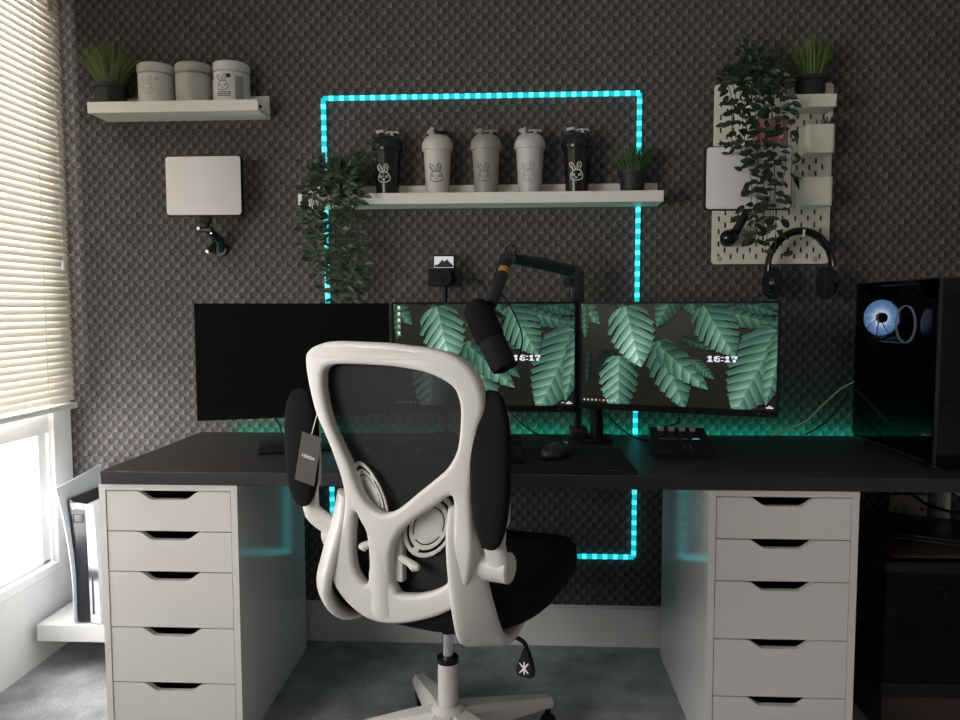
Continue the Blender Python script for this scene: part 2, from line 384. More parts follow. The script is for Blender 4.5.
put('shelf_body', box(B(), -1.520, -1.075, 2.215, 2.476, .097, .150, .001), mat('bright_white_shelf', (.84, .83, .82), .35), fs, False)

# ================================================================ TUBS
def tub(x, z, r, h, label, body, lid, style):
    t = thing('supplement_tub', label, 'tub', (x, 2.425, z), 0, 'tubs on the upper left ledge'); t['_loc'] = 1
    lh = .030
    put('tub_body', lathe(B(), [(0, 0), (r-.004, 0), (r-.001, .003), (r, .01), (r, h-lh-.006), (r-.004, h-lh-.001), (r-.006, h-lh)]+([(r-.006, h-lh+.002)]), (0, 0, 0), 40), body, t)
    l = B()
    lr = r+(.001 if style != 1 else .0005)
    lathe(l, [(r-.006, h-lh+.001), (lr, h-lh+.001), (lr, h-.004), (lr-.004, h), (0, h)], (0, 0, 0), 40)
    if style == 0:
        for k in range(60):
            a = 2*math.pi*k/60; box(l, lr-.0005, lr+.0012, -.0014, .0014, h-lh+.003, h-.005, mtx=Matrix.Rotation(a, 4, 'Z'))
    put('tub_lid', l, lid, t)
    return t, r, h
DK = mat('black_print', (.02, .02, .02), .6); GREYP = mat('grey_print', (.33, .31, .29), .6); WP = mat('white_print', (.85, .83, .80), .5)
def wrap(bm, rfun, ang0, eps=.0004):
    """wrap a flat drawing (x sideways, z up, y = 0) round a bottle of radius rfun(z), facing -Y turned by ang0"""
    for v in bm.verts:
        r = rfun(v.co.z)+eps+(-v.co.y)*.5; a = ang0+v.co.x/max(rfun(v.co.z), 1e-3) - math.pi/2
        v.co = Vector((r*math.cos(a), r*math.sin(a), v.co.z))
    return bm
def emblem(s, cx, cz, th=.00085):
    """outline rabbit face emblem, s = height"""
    b = B(); k = s
    def ln(pts, closed=False, w=th):
        p = spline([(cx+x*k, 0, cz+z*k) for x, z in pts], 4, closed)
        if closed: p.append(p[0])
        tube(b, p, w, 6, False)
    ln([(-.34, -.22), (-.30, -.40), (-.10, -.49), (.12, -.49), (.32, -.40), (.36, -.22), (.28, -.05), (.16, .06), (.0, .07), (-.14, .06), (-.26, -.05)], True)
    ln([(-.14, .06), (-.24, .14), (-.36, .28), (-.40, .42), (-.30, .48), (-.18, .40), (-.08, .22), (-.04, .08)])
    ln([(-.20, .18), (-.29, .30), (-.31, .38)], w=th*.8)
    ln([(.04, .08), (.04, .24), (.06, .42), (.15, .50), (.25, .44), (.26, .26), (.18, .06)])
    ln([(.15, .16), (.16, .30), (.155, .40)], w=th*.8)
    for sx in (-1, 1): ln([(sx*.10, -.20), (sx*.22, -.12), (sx*.24, -.20), (sx*.16, -.25)], True, th*.8)
    ln([(-.06, -.32), (0, -.36), (.06, -.32)], w=th*.9)
    ln([(0, -.36), (0, -.40)], w=th*.8)
    return b
TUBG = mat('pale_grey_tub', (.62, .60, .55), .45, noise=.03); TUBG2 = mat('warm_grey_tub', (.47, .44, .39), .5); TUBW = mat('white_tub', (.72, .68, .66), .4)
zsh = 1.780
t, r, h = tub(-1.176, zsh, .058, .152, 'pale grey screw-lid tub with faint rabbit emblem, beside the leafy pot', TUBG, mat('marbled_lid', (.66, .64, .60), .4, noise=.18, nscale=60), 0)
e = wrap(emblem(.052, -.006, .078, .0008), lambda z: .058, 0); put('rabbit_emblem', e, GREYP, t)
b = B()
for x, z, w_, h_ in ((.024, .098, .012, .009),): box(b, x-w_/2, x+w_/2, -.0003, .0003, z-h_/2, z+h_/2)
put('label_print', wrap(b, lambda z: .058, 0), mat('pale_print', (.42, .40, .37), .6), t)
t, r, h = tub(-1.052, zsh, .058, .152, 'plain warm grey tub, middle one of the three tubs', TUBG2, TUBG2, 1)
put('lid_groove', lathe(B(), [(.0586, .115), (.0592, .1165), (.0586, .118)], (0, 0, 0), 40), mat('grey_groove', (.18, .17, .15), .6), t)
t, r, h = tub(-.929, zsh, .058, .152, 'white tub with black rabbit emblem and grey label panel, at the right of the ledge', TUBW, TUBW, 2)
put('rabbit_emblem', wrap(emblem(.050, -.008, .084, .0010), lambda z: .058, 0), DK, t)
b = B(); [box(b, -.026+.003*q, -.023+.003*q, -.0003, .0003, za, za+.002) for q in range(14) for za in (.040, .052)]; box(b, -.026, -.023, -.0003, .0003, .040, .054); box(b, .013, .016, -.0003, .0003, .040, .054)
for k in range(6): box(b, -.019+k*.005, -.016+k*.005, -.0003, .0003, .0445, .0495)
put('name_print', wrap(b, lambda z: .058, 0), DK, t)
b = B()
for k in range(14): box(b, .032+k*.002, .034+k*.002, -.0003, .0003, .025, .105)
put('label_panel', wrap(b, lambda z: .058, 0), GREYP, t)
b = plate([[(.012+.007*math.cos(a*.5236), .103+.007*math.sin(a*.5236)) for a in range(12)]], .0002, .0001, 1, 2); put('round_sticker', wrap(b, lambda z: .058, 0), DK, t)
b = B()
for k in range(3): box(b, -.054+k*.002, -.052+k*.002, -.0012, .0003, .095, .147)
put('seal_sticker', wrap(b, lambda z: .059, 0), mat('maroon_sticker', (.16, .05, .05), .5), t)

# ================================================================ SHAKER BOTTLES
def shaker(x, label, body, lid, capm, ink, turn, sh):
    t = thing('shaker_bottle', label, 'shaker bottle', (x, 2.415, 1.4875), 0, 'shaker bottles on the long ledge'); t['_loc'] = 1
    rf = lambda z: .0355+.0085*min(z, .165)/.165
    put('bottle_body', lathe(B(), [(0, 0), (.033, 0), (.035, .003), (rf(.01), .01), (rf(.08), .08), (rf(.160), .160), (rf(.165), .166), (.04, .168)], (0, 0, 0), 40), body, t)
    l = B()
    lathe(l, [(.044, .160), (.0485, .161), (.0495, .165), (.0495, .180), (.0475, .186), (.040, .200), (.033, .2055), (.025, .208), (0, .208)], (0, 0, 0), 40)
    ld = put('screw_lid', l, lid, t)
    rz = Matrix.Rotation(turn, 4, 'Z')
    b = B(); tube(b, [rz @ Vector((-.018, 0, .205)), rz @ Vector((-.019, 0, .218)), rz @ Vector((-.019, 0, .2235))], [.0095, .0085, .005], 12)
    put('drinking_spout', b, lid, t)
    b = B(); box(b, -.013, .011, -.0075, .0075, -.0045, .0055, .003, mtx=rz @ Matrix.Translation((-.022, 0, .223)) @ Matrix.Rotation(R(sh), 4, 'Y'))
    put('spout_cap', b, capm, t)
    b = B(); box(b, .012, .020, -.008, .008, .205, .222, .002, mtx=rz); tube(b, [rz @ Vector(v) for v in ((-.006, 0, .220), (.012, 0, .2235), (.034, 0, .222), (.037, 0, .218))], .0028, 8)
    put('carry_loop', b, BLK if 'dark strap' in label else capm, t)
    put('rabbit_emblem', wrap(emblem(.056, 0, .086, .0012), rf, turn*.3+(-.15)), ink, t)
    return t
SB = mat('black_shaker_plastic', (.012, .011, .011), .22); SC = mat('cream_shaker', (.62, .57, .53), .4); SG = mat('grey_shaker', (.33, .30, .26), .4); SW = mat('white_frosted_shaker', (.56, .53, .52), .35)
CAPW = mat('pale_cap', (.66, .64, .61), .4)
WI = mat('white_emblem_ink', (.8, .78, .75), .5)
shaker(-.421, 'black shaker bottle with white rabbit emblem, nearest the trailing plant', SB, SB, CAPW, WI, .05, -8)
shaker(-.259, 'cream shaker bottle with black rabbit outline and dark strap behind its lid', SC, SC, SC, DK, .5, -50)
shaker(-.103, 'grey shaker bottle with faint tone-on-tone rabbit emblem, middle one of the five', SG, SG, SG, mat('dark_grey_ink', (.12, .11, .10), .6), .1, -12)
shaker(.037, 'frosted white shaker bottle with pale rabbit emblem, fourth along the ledge', SW, SW, SW, mat('pale_grey_ink', (.33, .31, .30), .6), .15, -25)
shaker(.187, 'black shaker bottle with white rabbit emblem, beside the potted grass', SB, SB, CAPW, WI, .05, -8)

# ================================================================ PLANTS
def leaf(bm, base, d, nrm, ln, wd, mi=0):
    d = Vector(d).normalized(); s = d.cross(Vector(nrm))
    if s.length < 1e-4: s = Vector((1, 0, 0))
    s.normalize(); n = s.cross(d).normalized(); base = Vector(base)
    prof = [(0, 0), (.22, .40), (.5, .5), (.78, .32), (1, 0)]
    c = [bm.verts.new(base+d*ln*t - n*ln*.12*t*t) for t, _ in prof]
    Lr = [None]+[bm.verts.new(base+d*ln*t+s*wd*q+n*wd*.18 - n*ln*.12*t*t) for t, q in prof[1:-1]]+[None]
    Rr = [None]+[bm.verts.new(base+d*ln*t-s*wd*q+n*wd*.18 - n*ln*.12*t*t) for t, q in prof[1:-1]]+[None]
    for side in (Lr, Rr):
        bm.faces.new((c[0], c[1], side[1])); bm.faces.new((c[3], c[4], side[3]))
        for i in (1, 2): bm.faces.new((c[i], c[i+1], side[i+1], side[i]))
def pot(parent, c, r, h, m=POT):
    put('pot', lathe(B(), [(0, 0), (r*.80, 0), (r*.82, .002), (r*.97, h*.86), (r*1.04, h*.87), (r*1.04, h), (r*.96, h), (r*.94, h-.012), (0, h-.012)], c, 32), m, parent)
def grass_plant(c, r, h, spread, gh, n, m, label, group='artificial grass pots'):
    t = thing('potted_grass', label, 'plant', c, 0, group); pot(t, c, r, h)
    b = B(); rnd = random.Random(int(c[0]*1000))
    for i in range(n):
        a = rnd.uniform(0, 2*math.pi); rr = r*.85*math.sqrt(rnd.random()); o = Vector(c)+Vector((rr*math.cos(a), rr*math.sin(a), h-.012))
        k = rr/r; L = gh*rnd.uniform(.6, 1.0)*(1-.25*k); out = spread*k*rnd.uniform(.5, 1.2)
        dv = Vector((math.cos(a+rnd.uniform(-.6, .6)), math.sin(a), 0)); sd = Vector((-dv.y, dv.x, 0)) if rnd.random() < .5 else Vector((1, 0, 0)); wd = rnd.uniform(.0016, .0028)
        prev = None
        for s in range(5):
            f = s/4; p = o+Vector((0, 0, L*f*(1-.12*k*f)))+dv*out*f*f
            p.y = min(p.y, 2.47)
            ww = wd*(1-f)**.6+.0001
            cur = (b.verts.new(p-sd*ww), b.verts.new(p+sd*ww))
            if prev: b.faces.new((prev[0], prev[1], cur[1], cur[0]))
            prev = cur
    put('grass_blades', b, m, t)
    return t
grass_plant((-1.325, 2.415, 1.7835), .050, .088, .085, .165, 560, GRASSL, 'olive green bushy grass plant in a black pot on the upper left ledge')
grass_plant((.362, 2.420, 1.4870), .042, .088, .060, .118, 330, GRASS, 'green spiky grass plant in a black pot on the right end of the long ledge')
grass_plant((.905, 2.412, 1.7600), .046, .095, .045, .170, 260, GRASSL, 'tall dark grass plant in a black pot on the pegboard shelf')
def vine(bst, blf, pts, rnd, ln, step, spread=.02, ymax=2.47, ymin=2.20):
    path = spline(pts, 8); tube(bst, path, .0011, 5)
    acc = 0
    for a, c in zip(path[:-1], path[1:]):
        acc += (c-a).length
        if acc > step:
            acc = 0
            for sg in (-1, 1):
                if rnd.random() < .12: continue
                d = Vector((sg*rnd.uniform(.5, 1.2), rnd.uniform(-.7, .3), rnd.uniform(-.8, .35)))
                L = ln*rnd.uniform(.65, 1.15); pt = c+Vector((sg*rnd.uniform(.0, spread), rnd.uniform(-.01, .006), rnd.uniform(-.006, .006)))
                pt.y = max(min(pt.y, ymax-.012), ymin)
                if pt.y+d.normalized().y*L > ymax: d.y = -abs(d.y)
                leaf(blf, pt, d, (rnd.uniform(-.4, .4), -1, rnd.uniform(-.2, .7)), L, L*rnd.uniform(.42, .6))
def cluster(blf, bst, c, sx, sy, sz, n, rnd, ln, ymax=2.47):
    for i in range(n):
        v = Vector((rnd.gauss(0, 1), rnd.gauss(0, 1), rnd.gauss(0, 1))); v.normalize(); v *= rnd.random()**.4
        p = Vector(c)+Vector((v.x*sx, v.y*sy, v.z*sz)); p.y = min(p.y, ymax-.03)
        d = Vector((v.x+rnd.uniform(-.5, .5), rnd.uniform(-.9, .25), v.z+rnd.uniform(-.3, .8)))
        L = ln*rnd.uniform(.6, 1.1); leaf(blf, p, d, (rnd.uniform(-.5, .5), -1, rnd.uniform(-.2, .8)), L, L*rnd.uniform(.4, .55))
# trailing plant at the left end of the long ledge
rnd = random.Random(5)
pl = thing('trailing_plant', 'trailing green artificial vine in a black pot at the left end of the long ledge', 'plant', (-.575, 2.412, 1.4870))
pot(pl, (-.575, 2.412, 1.4870), .043, .070)
bs, bf = B(), B()
cluster(bf, bs, (-.585, 2.40, 1.570), .095, .05, .058, 200, rnd, .030)
for i in range(15):
    x0 = -.575+rnd.uniform(-.04, .04); xe = -.655+i*.0105+rnd.uniform(-.01, .01)
    ze = 1.27 if xe < -.635 else rnd.uniform(1.165, 1.22)
    if xe > -.54: ze = rnd.uniform(1.15, 1.24)
    yf = rnd.uniform(2.31, 2.345)
    xm = xe+rnd.uniform(-.015, .015)
    vine(bs, bf, [(x0, 2.40, 1.55), (x0*.6+xe*.4, 2.365, 1.570), (xm, yf, 1.52), (xm, yf+.01, 1.45), (xe+rnd.uniform(-.01, .01), yf+.03, (1.45+ze)/2), (xe+.01, yf+.045, ze)], rnd, .031, .019)
for sx, sz in ((.13, .11), (.10, .075), (-.10, .055), (-.06, .085)):
    vine(bs, bf, [(-.575, 2.40, 1.54), (-.575+sx*.5, 2.39, 1.58+sz*.4), (-.575+sx, 2.385, 1.58+sz*.6)], rnd, .032, .022)
put('vine_stems', bs, STEM, pl); put('leaves', bf, LEAF, pl)

# ================================================================ PEGBOARD
PEGW = mat('white_pegboard', (.86, .82, .70), .5, noise=.02)
pb = thing('pegboard', 'white slotted pegboard mounted on the patterned wall above the right desk', 'pegboard', (.808, 2.46, 1.285))
loops = [rrect(.623, .993, 1.2855, 1.852, .012)]
row = 0; z = 1.310
while z < 1.845:
    x = .645+(.02 if row % 2 else 0)
    while x < .985:
        if .632 < x < .986: loops.append(rrect(x-.0034, x+.0034, z-.0088, z+.0088, .003, 2))
        x += .04
    z += .02; row += 1
put('slotted_board', (lambda bm: (bmesh.ops.translate(bm, verts=bm.verts, vec=(0, 2.455, 0)), bm)[1])(plate(loops, .0022, .0004, 0, 1, False)), PEGW, pb, False)
for x, z in ((.646, 1.302), (.950, 1.300), (.646, 1.838)):
    put('fixing_screw', tube(B(), [(x, 2.4525, z), (x, 2.449, z)], [.009, .007], 16), mat('offwhite_screw', (.5, .48, .42), .5), pb)
    put('wall_spacer', tube(B(), [(x, 2.458, z), (x, 2.477, z)], .009, 12), MATS['offwhite_screw'], pb)
ps = thing('pegboard_shelf', 'small white lipped shelf hooked on the upper part of the pegboard', 'shelf', (.84, 2.41, 1.755))
put('shelf_tray', box(B(), .715, .966, 2.362, 2.452, 1.755, 1.759, .001), PEGW, ps, False)
put('front_lip', box(B(), .715, .966, 2.360, 2.364, 1.755, 1.793, .001), PEGW, ps, False)
for x in (.715, .962): put('side_lip', box(B(), x, x+.004, 2.36, 2.452, 1.755, 1.775, .001), PEGW, ps, False)
def peg_cup(x0, x1, z0, z1, label):
    t = thing('storage_cup', label, 'container', ((x0+x1)/2, 2.42, z0), 0, 'white cups on the pegboard')
    y0 = 2.372; o = rrect(x0, x1, y0, 2.451, .014); i_ = rrect(x0+.0025, x1-.0025, y0+.0025, 2.4485, .0115); b = B(); n = len(o)
    def ring(p, z): return [b.verts.new((a, c, z)) for a, c in p]
    r0, r1, r2_, r3 = ring(o, z0), ring(o, z1), ring(i_, z1), ring(i_, z0+.003)
    for a, c in ((r0, r1), (r1, r2_), (r2_, r3)):
        for k in range(n): b.faces.new((a[k], a[(k+1) % n], c[(k+1) % n], c[k]))
    b.faces.new(r0[::-1]); b.faces.new(r3)
    put('cup_body', b, PEGW, t)
    return t
peg_cup(.884, .972, 1.620, 1.706, 'white storage cup hooked high on the right of the pegboard')
peg_cup(.878, .970, 1.461, 1.547, 'white storage cup hooked below the other one on the pegboard')
tag(put('pen', tube(B(), [(.905, 2.40, 1.465), (.850, 2.42, 1.580)], .004, 8), BLK), 'black pen sticking out to the left of the lower pegboard cup', 'pen')
tag(put('pen', tube(B(), [(.912, 2.41, 1.466), (.862, 2.41, 1.568)], .003, 8), mat('dark_red_pen', (.06, .02, .02), .4)), 'dark short pen beside the black one in the lower pegboard cup', 'pen')
b = B(); rnd = random.Random(3)
for i in range(26):
    a = Vector((.955, 2.39, 1.70)); e = a+Vector((rnd.uniform(-.022, .022), rnd.uniform(-.01, .02), rnd.uniform(.008, .034))); tube(b, [a, e], [.0012, .0022], 5)
tube(b, [(.955, 2.395, 1.628), (.955, 2.392, 1.702)], .0015, 6)
tag(put('dried_flower', b, mat('dusty_purple_flower', (.12, .08, .10), .8)), 'dusty purple dried flower sprig poking out of the upper pegboard cup', 'flower')
t = thing('note_card', 'pinkish red card clipped to the pegboard behind the vine', 'card', (.80, 2.447, 1.65))
put('card_sheet', box(B(), .745, .854, 2.4475, 2.4495, 1.640, 1.745, .0008), mat('pink_card', (.40, .19, .19), .6, noise=.06), t, False)
b = B()
for k in range(5): box(b, .762+.017*k, .770+.017*k, 2.4468, 2.4476, 1.655+.006*(k % 2), 1.700+.007*((k*2) % 3))
put('printed_marks', b, mat('red_print', (.42, .07, .07), .6), t, False)
tag(put('wall_clip', tube(tube(B(), [(.830, 2.445, 1.68), (.868, 2.438, 1.745)], .003, 8), [(.868, 2.438, 1.745), (.874, 2.45, 1.75)], .002, 8), mat('cream_clip', (.62, .60, .5), .5)), 'slim cream peg leaning beside the pink card on the pegboard', 'clip')

# ---- LED video panels
def video_light(cx, cz, y, w_, h_, label, face, arm):
    t = thing('video_light_panel', label, 'light panel', (cx, y, cz), 0, 'flat video light panels'); hw, hh = w_/2, h_/2
    b = plate([rrect(cx-hw, cx+hw, cz-hh, cz+hh, .012)], .006, .003, 2, 1, False); bmesh.ops.translate(b, verts=b.verts, vec=(0, y, 0)); put('housing', b, BLK, t)
    b = plate([rrect(cx-hw+.0035, cx+hw-.0035, cz-hh+.0035, cz+hh-.0035, .010)], .0005, .0005, 1, 1, False); bmesh.ops.translate(b, verts=b.verts, vec=(0, y-.0098, 0)); put('diffuser', b, face, t)
    return t
DIFF = mat('pinkish_white_diffuser', (.80, .745, .75), .5, noise=.012, nscale=12); DIFF2 = mat('greyish_diffuser', (.74, .70, .71), .5, noise=.012, nscale=12)
v = video_light(-1.0105, 1.5405, 2.385, .252, .1925, 'switched-off white light panel in a black frame below the short ledge', DIFF, None)
b = B(); box(b, -1.03, -.995, 2.38, 2.405, 1.423, 1.446, .003); tube(b, [(-1.008, 2.392, 1.425), (-1.008, 2.395, 1.40)], .008, 12); put('bracket', b, BLK, v)
b = B(); tube(b, [(-1.035, 2.385, 1.402), (-.99, 2.385, 1.402)], .009, 14); tube(b, [(-1.002, 2.395, 1.40), (-.985, 2.43, 1.37), (-.995, 2.46, 1.345)], [.012, .016, .02], 14); tube(b, [(-1.0, 2.44, 1.36), (-1.018, 2.42, 1.335)], [.012, .008], 12); tube(b, [(-.995, 2.45, 1.345), (-.995, 2.477, 1.345)], .024, 16); put('ball_head', b, BLKG, v)
for p_, q_, r_ in (((-1.028, 2.376, 1.404), (-1.028, 2.366, 1.404), .005), ((-.985, 2.372, 1.392), (-.985, 2.364, 1.388), .003), ((-1.018, 2.415, 1.338), (-1.018, 2.406, 1.333), .005)): put('silver_knob', tube(B(), [p_, q_], r_, 10), CHROME, v)
v = video_light(.688, 1.5325, 2.305, .256, .190, 'greyish light panel in a black frame hanging in front of the pegboard', DIFF2, None)
b = B(); tube(b, [(.72, 2.312, 1.50), (.71, 2.36, 1.45), (.69, 2.41, 1.39), (.668, 2.425, 1.36)], [.012, .012, .014, .014], 12); tube(b, [(.668, 2.42, 1.36), (.668, 2.451, 1.36)], .02, 14); put('mounting_arm', b, BLK, v)
b = B(); bmesh.ops.create_uvsphere(b, u_segments=20, v_segments=12, radius=.026, matrix=Matrix.Translation((.657, 2.385, 1.363))); put('ball_head', b, BLKG, v)

# trailing plant over the pegboard
rnd = random.Random(9)
pl = thing('trailing_plant', 'dark trailing vine on the pegboard shelf hanging over the light panel', 'plant', (.765, 2.408, 1.7595))
pot(pl, (.765, 2.408, 1.7595), .042, .07, BLK)
bs, bf = B(), B()
cluster(bf, bs, (.745, 2.395, 1.865), .085, .05, .055, 150, rnd, .032)
cluster(bf, bs, (.715, 2.385, 1.925), .05, .04, .035, 35, rnd, .030)
for i in range(11):
    x0 = .74+rnd.uniform(-.05, .04); xe = .635+i*.0140+rnd.uniform(-.008, .008)
    ze = rnd.uniform(1.30, 1.42) if .68 < xe < .77 else rnd.uniform(1.42, 1.54)
    if xe < .67: ze = 1.60
    xs = .632+i*.0140; yf = 2.262
    vine(bs, bf, [(x0, 2.40, 1.83), (xs, 2.355, 1.850), (xs, 2.30, 1.78), (xs+rnd.uniform(-.015, .015), yf+.01, 1.68), (xe+rnd.uniform(-.012, .012), yf, (1.60+ze)/2), (xe, yf+.01, ze)], rnd, .036, .024, .026, 2.36 if ze < 1.3 else 2.30)
vine(bs, bf, [(.79, 2.40, 1.83), (.80, 2.34, 1.82), (.81, 2.33, 1.76), (.80, 2.32, 1.69)], rnd, .034, .028)
put('vine_stems', bs, STEM, pl); put('leaves', bf, mat('deep_green_leaf', (.020, .036, .020), .5, noise=.3, nscale=40), pl)  # leaves in a darker green than the ledge vine

# ---- headphones
hp = thing('headphones', 'black over-ear headphones hanging from the pegboard lower edge', 'headphones', (.878, 2.39, 1.20)); 
arc = [(.878-.099*math.cos(a), 2.385, 1.265+.118*math.sin(a)) for a in [R(x) for x in range(-4, 185, 9)]]
put('headband', tube(B(), arc, [.009]*4+[.012]*13+[.009]*(len(arc)-17), 12, flat=(Vector((0, 1, 0)), 1.6)), BLKG, hp)
for s in (-1, 1):
    put('hinge_ring', tube(B(), [(.878+s*.052, 2.385, 1.365), (.878+s*.055, 2.385, 1.362)], .0125, 12), CHROME, hp)
    cx = .878+s*.084
    b = B(); tube(b, [(cx-s*.004+s*.012, 2.385, 1.222), (cx+s*.020, 2.385, 1.222)], [.042, .036], 24, flat=(Vector((0, 0, 1)), 1.1)); put('ear_shell', b, BLKG, hp)
    b = B(); tube(b, [(cx-s*.020, 2.385, 1.222), (cx-s*.014, 2.385, 1.222), (cx+s*.007, 2.385, 1.222)], [.036, .043, .044], 24, flat=(Vector((0, 0, 1)), 1.15)); put('ear_cushion', b, BLKM, hp)
tag(put('headphone_hook', tube(B(), [(.878, 2.453, 1.372), (.878, 2.36, 1.366), (.878, 2.355, 1.385)], .004, 8), PEGW), 'small white peg hook carrying the black headphones', 'hook')

# ================================================================ MONITORS
def screen_image(W_=420, H_=228, icons='right'):
    yy, xx = np.mgrid[0:H_, 0:W_]; asp = W_/H_
    X = xx/W_*asp; Yv = yy/H_                 # Y down, height = 1
    img = np.zeros((H_, W_, 3)); img[:] = (.012, .012, .010)
    blob = np.exp(-(((X-.9)/.9)**2+((Yv-.1)/.4)**2)); img += blob[..., None]*np.array([.018, .018, .014])
    leaves = [  # base u, v, tip u, v (u across width 0-1, v down), half width, brightness, lobes
        (1.02, .05, .74, -.02, .09, .35, 7), (.72, .06, 1.04, .22, .11, .45, 7), (1.02, .16, .82, .40, .07, .50, 6), (.80, -.04, 1.0, .10, .08, .35, 6),
        (-.02, -.05, .10, .20, .10, .50, 5), (.02, .05, .02, .34, .05, .4, 5),
        (.50, -.14, .405, .22, .13, .42, 6), (.56, -.16, .60, .12, .12, .42, 6), (.21, -.04, .27, .12, .06, .5, 5),
        (.17, .50, .08, .70, .10, .14, 5), (.04, .5, .03, .80, .035, .25, 5), (.55, .34, .70, .44, .05, .30, 5),
        (.43, .43, .555, 1.02, .20, .62, 6), (.445, .46, .67, .82, .13, .66, 5), (.60, .56, .70, .72, .06, .5, 6),
        (.205, .58, .205, 1.12, .20, .80, 6), (.98, .34, .80, 1.06, .29, .66, 8), (1.03, .30, .95, .95, .12, .62, 7),
        (.655, .07, .80, .50, .21, .66, 6), (.245, .09, .325, .62, .235, .95, 6)]
    for (bu, bv, tu, tv, hw, br, nl) in leaves:
        b0 = np.array([bu*asp, bv]); t0 = np.array([tu*asp, tv]); d = t0-b0; L = np.hypot(*d); d = d/L; n = np.array([-d[1], d[0]])
        px = X-b0[0]; py = Yv-b0[1]; u = (px*d[0]+py*d[1])/L; v = (px*n[0]+py*n[1]); av = np.abs(v)/hw
        uc = np.clip(u, -.12, 1)
        wid = np.where(u < .28, np.sqrt(np.clip(1-((.28-uc)/.42)**2, 0, 1)), np.clip(1-((uc-.28)/.73)**2.0, 0, 1))
        t = u - .80*av*(hw/L) - .06*av**2      # veins sweep towards the tip
        ph = t*nl; fr = ph-np.floor(ph); fr2 = np.abs(fr-.5)*2
        wob = .06*np.sin(ph*2.1+bu*9)
        hsh = np.abs(np.sin(np.floor(ph+.5)*12.9+bu*31+np.sign(v)*3.1)*437.58) % 1
        slit = (fr2 > 1-(.07+.42*hsh)*np.clip((av-.20-.1*hsh)/.45, 0, 1)) & (av > .24+wob) & (u > .0) & (u < .90)
        inside = (u > -.12) & (u < 1) & (av < wid*(.96+.05*np.sin(ph*6.28))) & ~slit
        lat = np.where(v > 0, 1.0, .70)+.12*np.sin(X*9+Yv*7)
        rid = .62+.55*fr+.07*np.cos(t*nl*5*np.pi*2)+.05*np.cos(t*nl*9*np.pi+2)
        fall = .62+.55*(1-av/(wid+1e-6))*.5+.28*np.clip(u, 0, 1)
        mid = np.exp(-(av/.035)**2)
        k = br*np.clip(rid*lat*fall, .05, 1.5)
        k = 1.55*k**1.45; c = np.stack([k*.13+k*k*.15, k*.42+k*k*.12, k*.28+k*k*.14], -1)*.62
        c = c*(1-.55*mid[..., None])+mid[..., None]*np.array([.10, .22, .15])*br
        sh = np.roll(np.roll(inside, 4, 0), 2, 1) & ~inside
        img[sh] *= .45
        img[inside] = c[inside]
    # digital clock, four digits with a colon
    G = {'1': ['0110', '1110', '0110', '0110', '0110', '1111'], '6': ['0111', '1100', '1111', '1101', '1101', '0111'], ':': ['00', '11', '00', '00', '11', '00'], '7': ['1111', '1011', '0011', '0110', '0110', '0110']}
    cx = int(.665*W_); cy = int(.500*H_); s = 2
    for ch in '16:17':
        g = G[ch]
        for r_, rw in enumerate(g):
            for q, bit in enumerate(rw):
                if bit == '1': img[cy+r_*s+(r_ > 2)*1:cy+r_*s+s+(r_ > 2)*1, cx+q*s+q:cx+q*s+q+s+1] = (.85, .85, .95)
        cx += len(g[0])*3+2
    rn = random.Random(2)
    if icons == 'taskbar':
        for k in range(10):
            x0 = int((.015+k*.0215)*W_); c = (.6, .05, .08) if k == 4 else ((.05, .2, .5) if k == 9 else (.55, .55, .52)); img[H_-9:H_-5, x0:x0+4] = c
    else:
        for k in range(5):
            y0 = int((.02+k*.062)*H_); img[y0:y0+7, 9:15] = (.75, .75, .72) if k != 3 else (.4, .42, .2); img[y0+9:y0+10, 7:17] = (.4, .4, .4)
        for k in range(5):
            x0 = int((.02+k*.0225)*W_); img[H_-9:H_-5, x0:x0+4] = (.5, .5, .5)
        img[H_-9:H_-5, int(.515*W_):int(.515*W_)+5] = (.6, .6, .6); img[H_-9:H_-5, int(.55*W_):int(.55*W_)+6] = (.05, .25, .55)
    img[H_-10:H_-8, int(.965*W_):int(.98*W_)] = .6; img[H_-7:H_-4, int(.955*W_):int(.99*W_)] = .7
    if icons != 'taskbar': img[H_-8:H_-6, int(.93*W_):int(.947*W_)] = .5
    return np.clip(img, 0, 1)
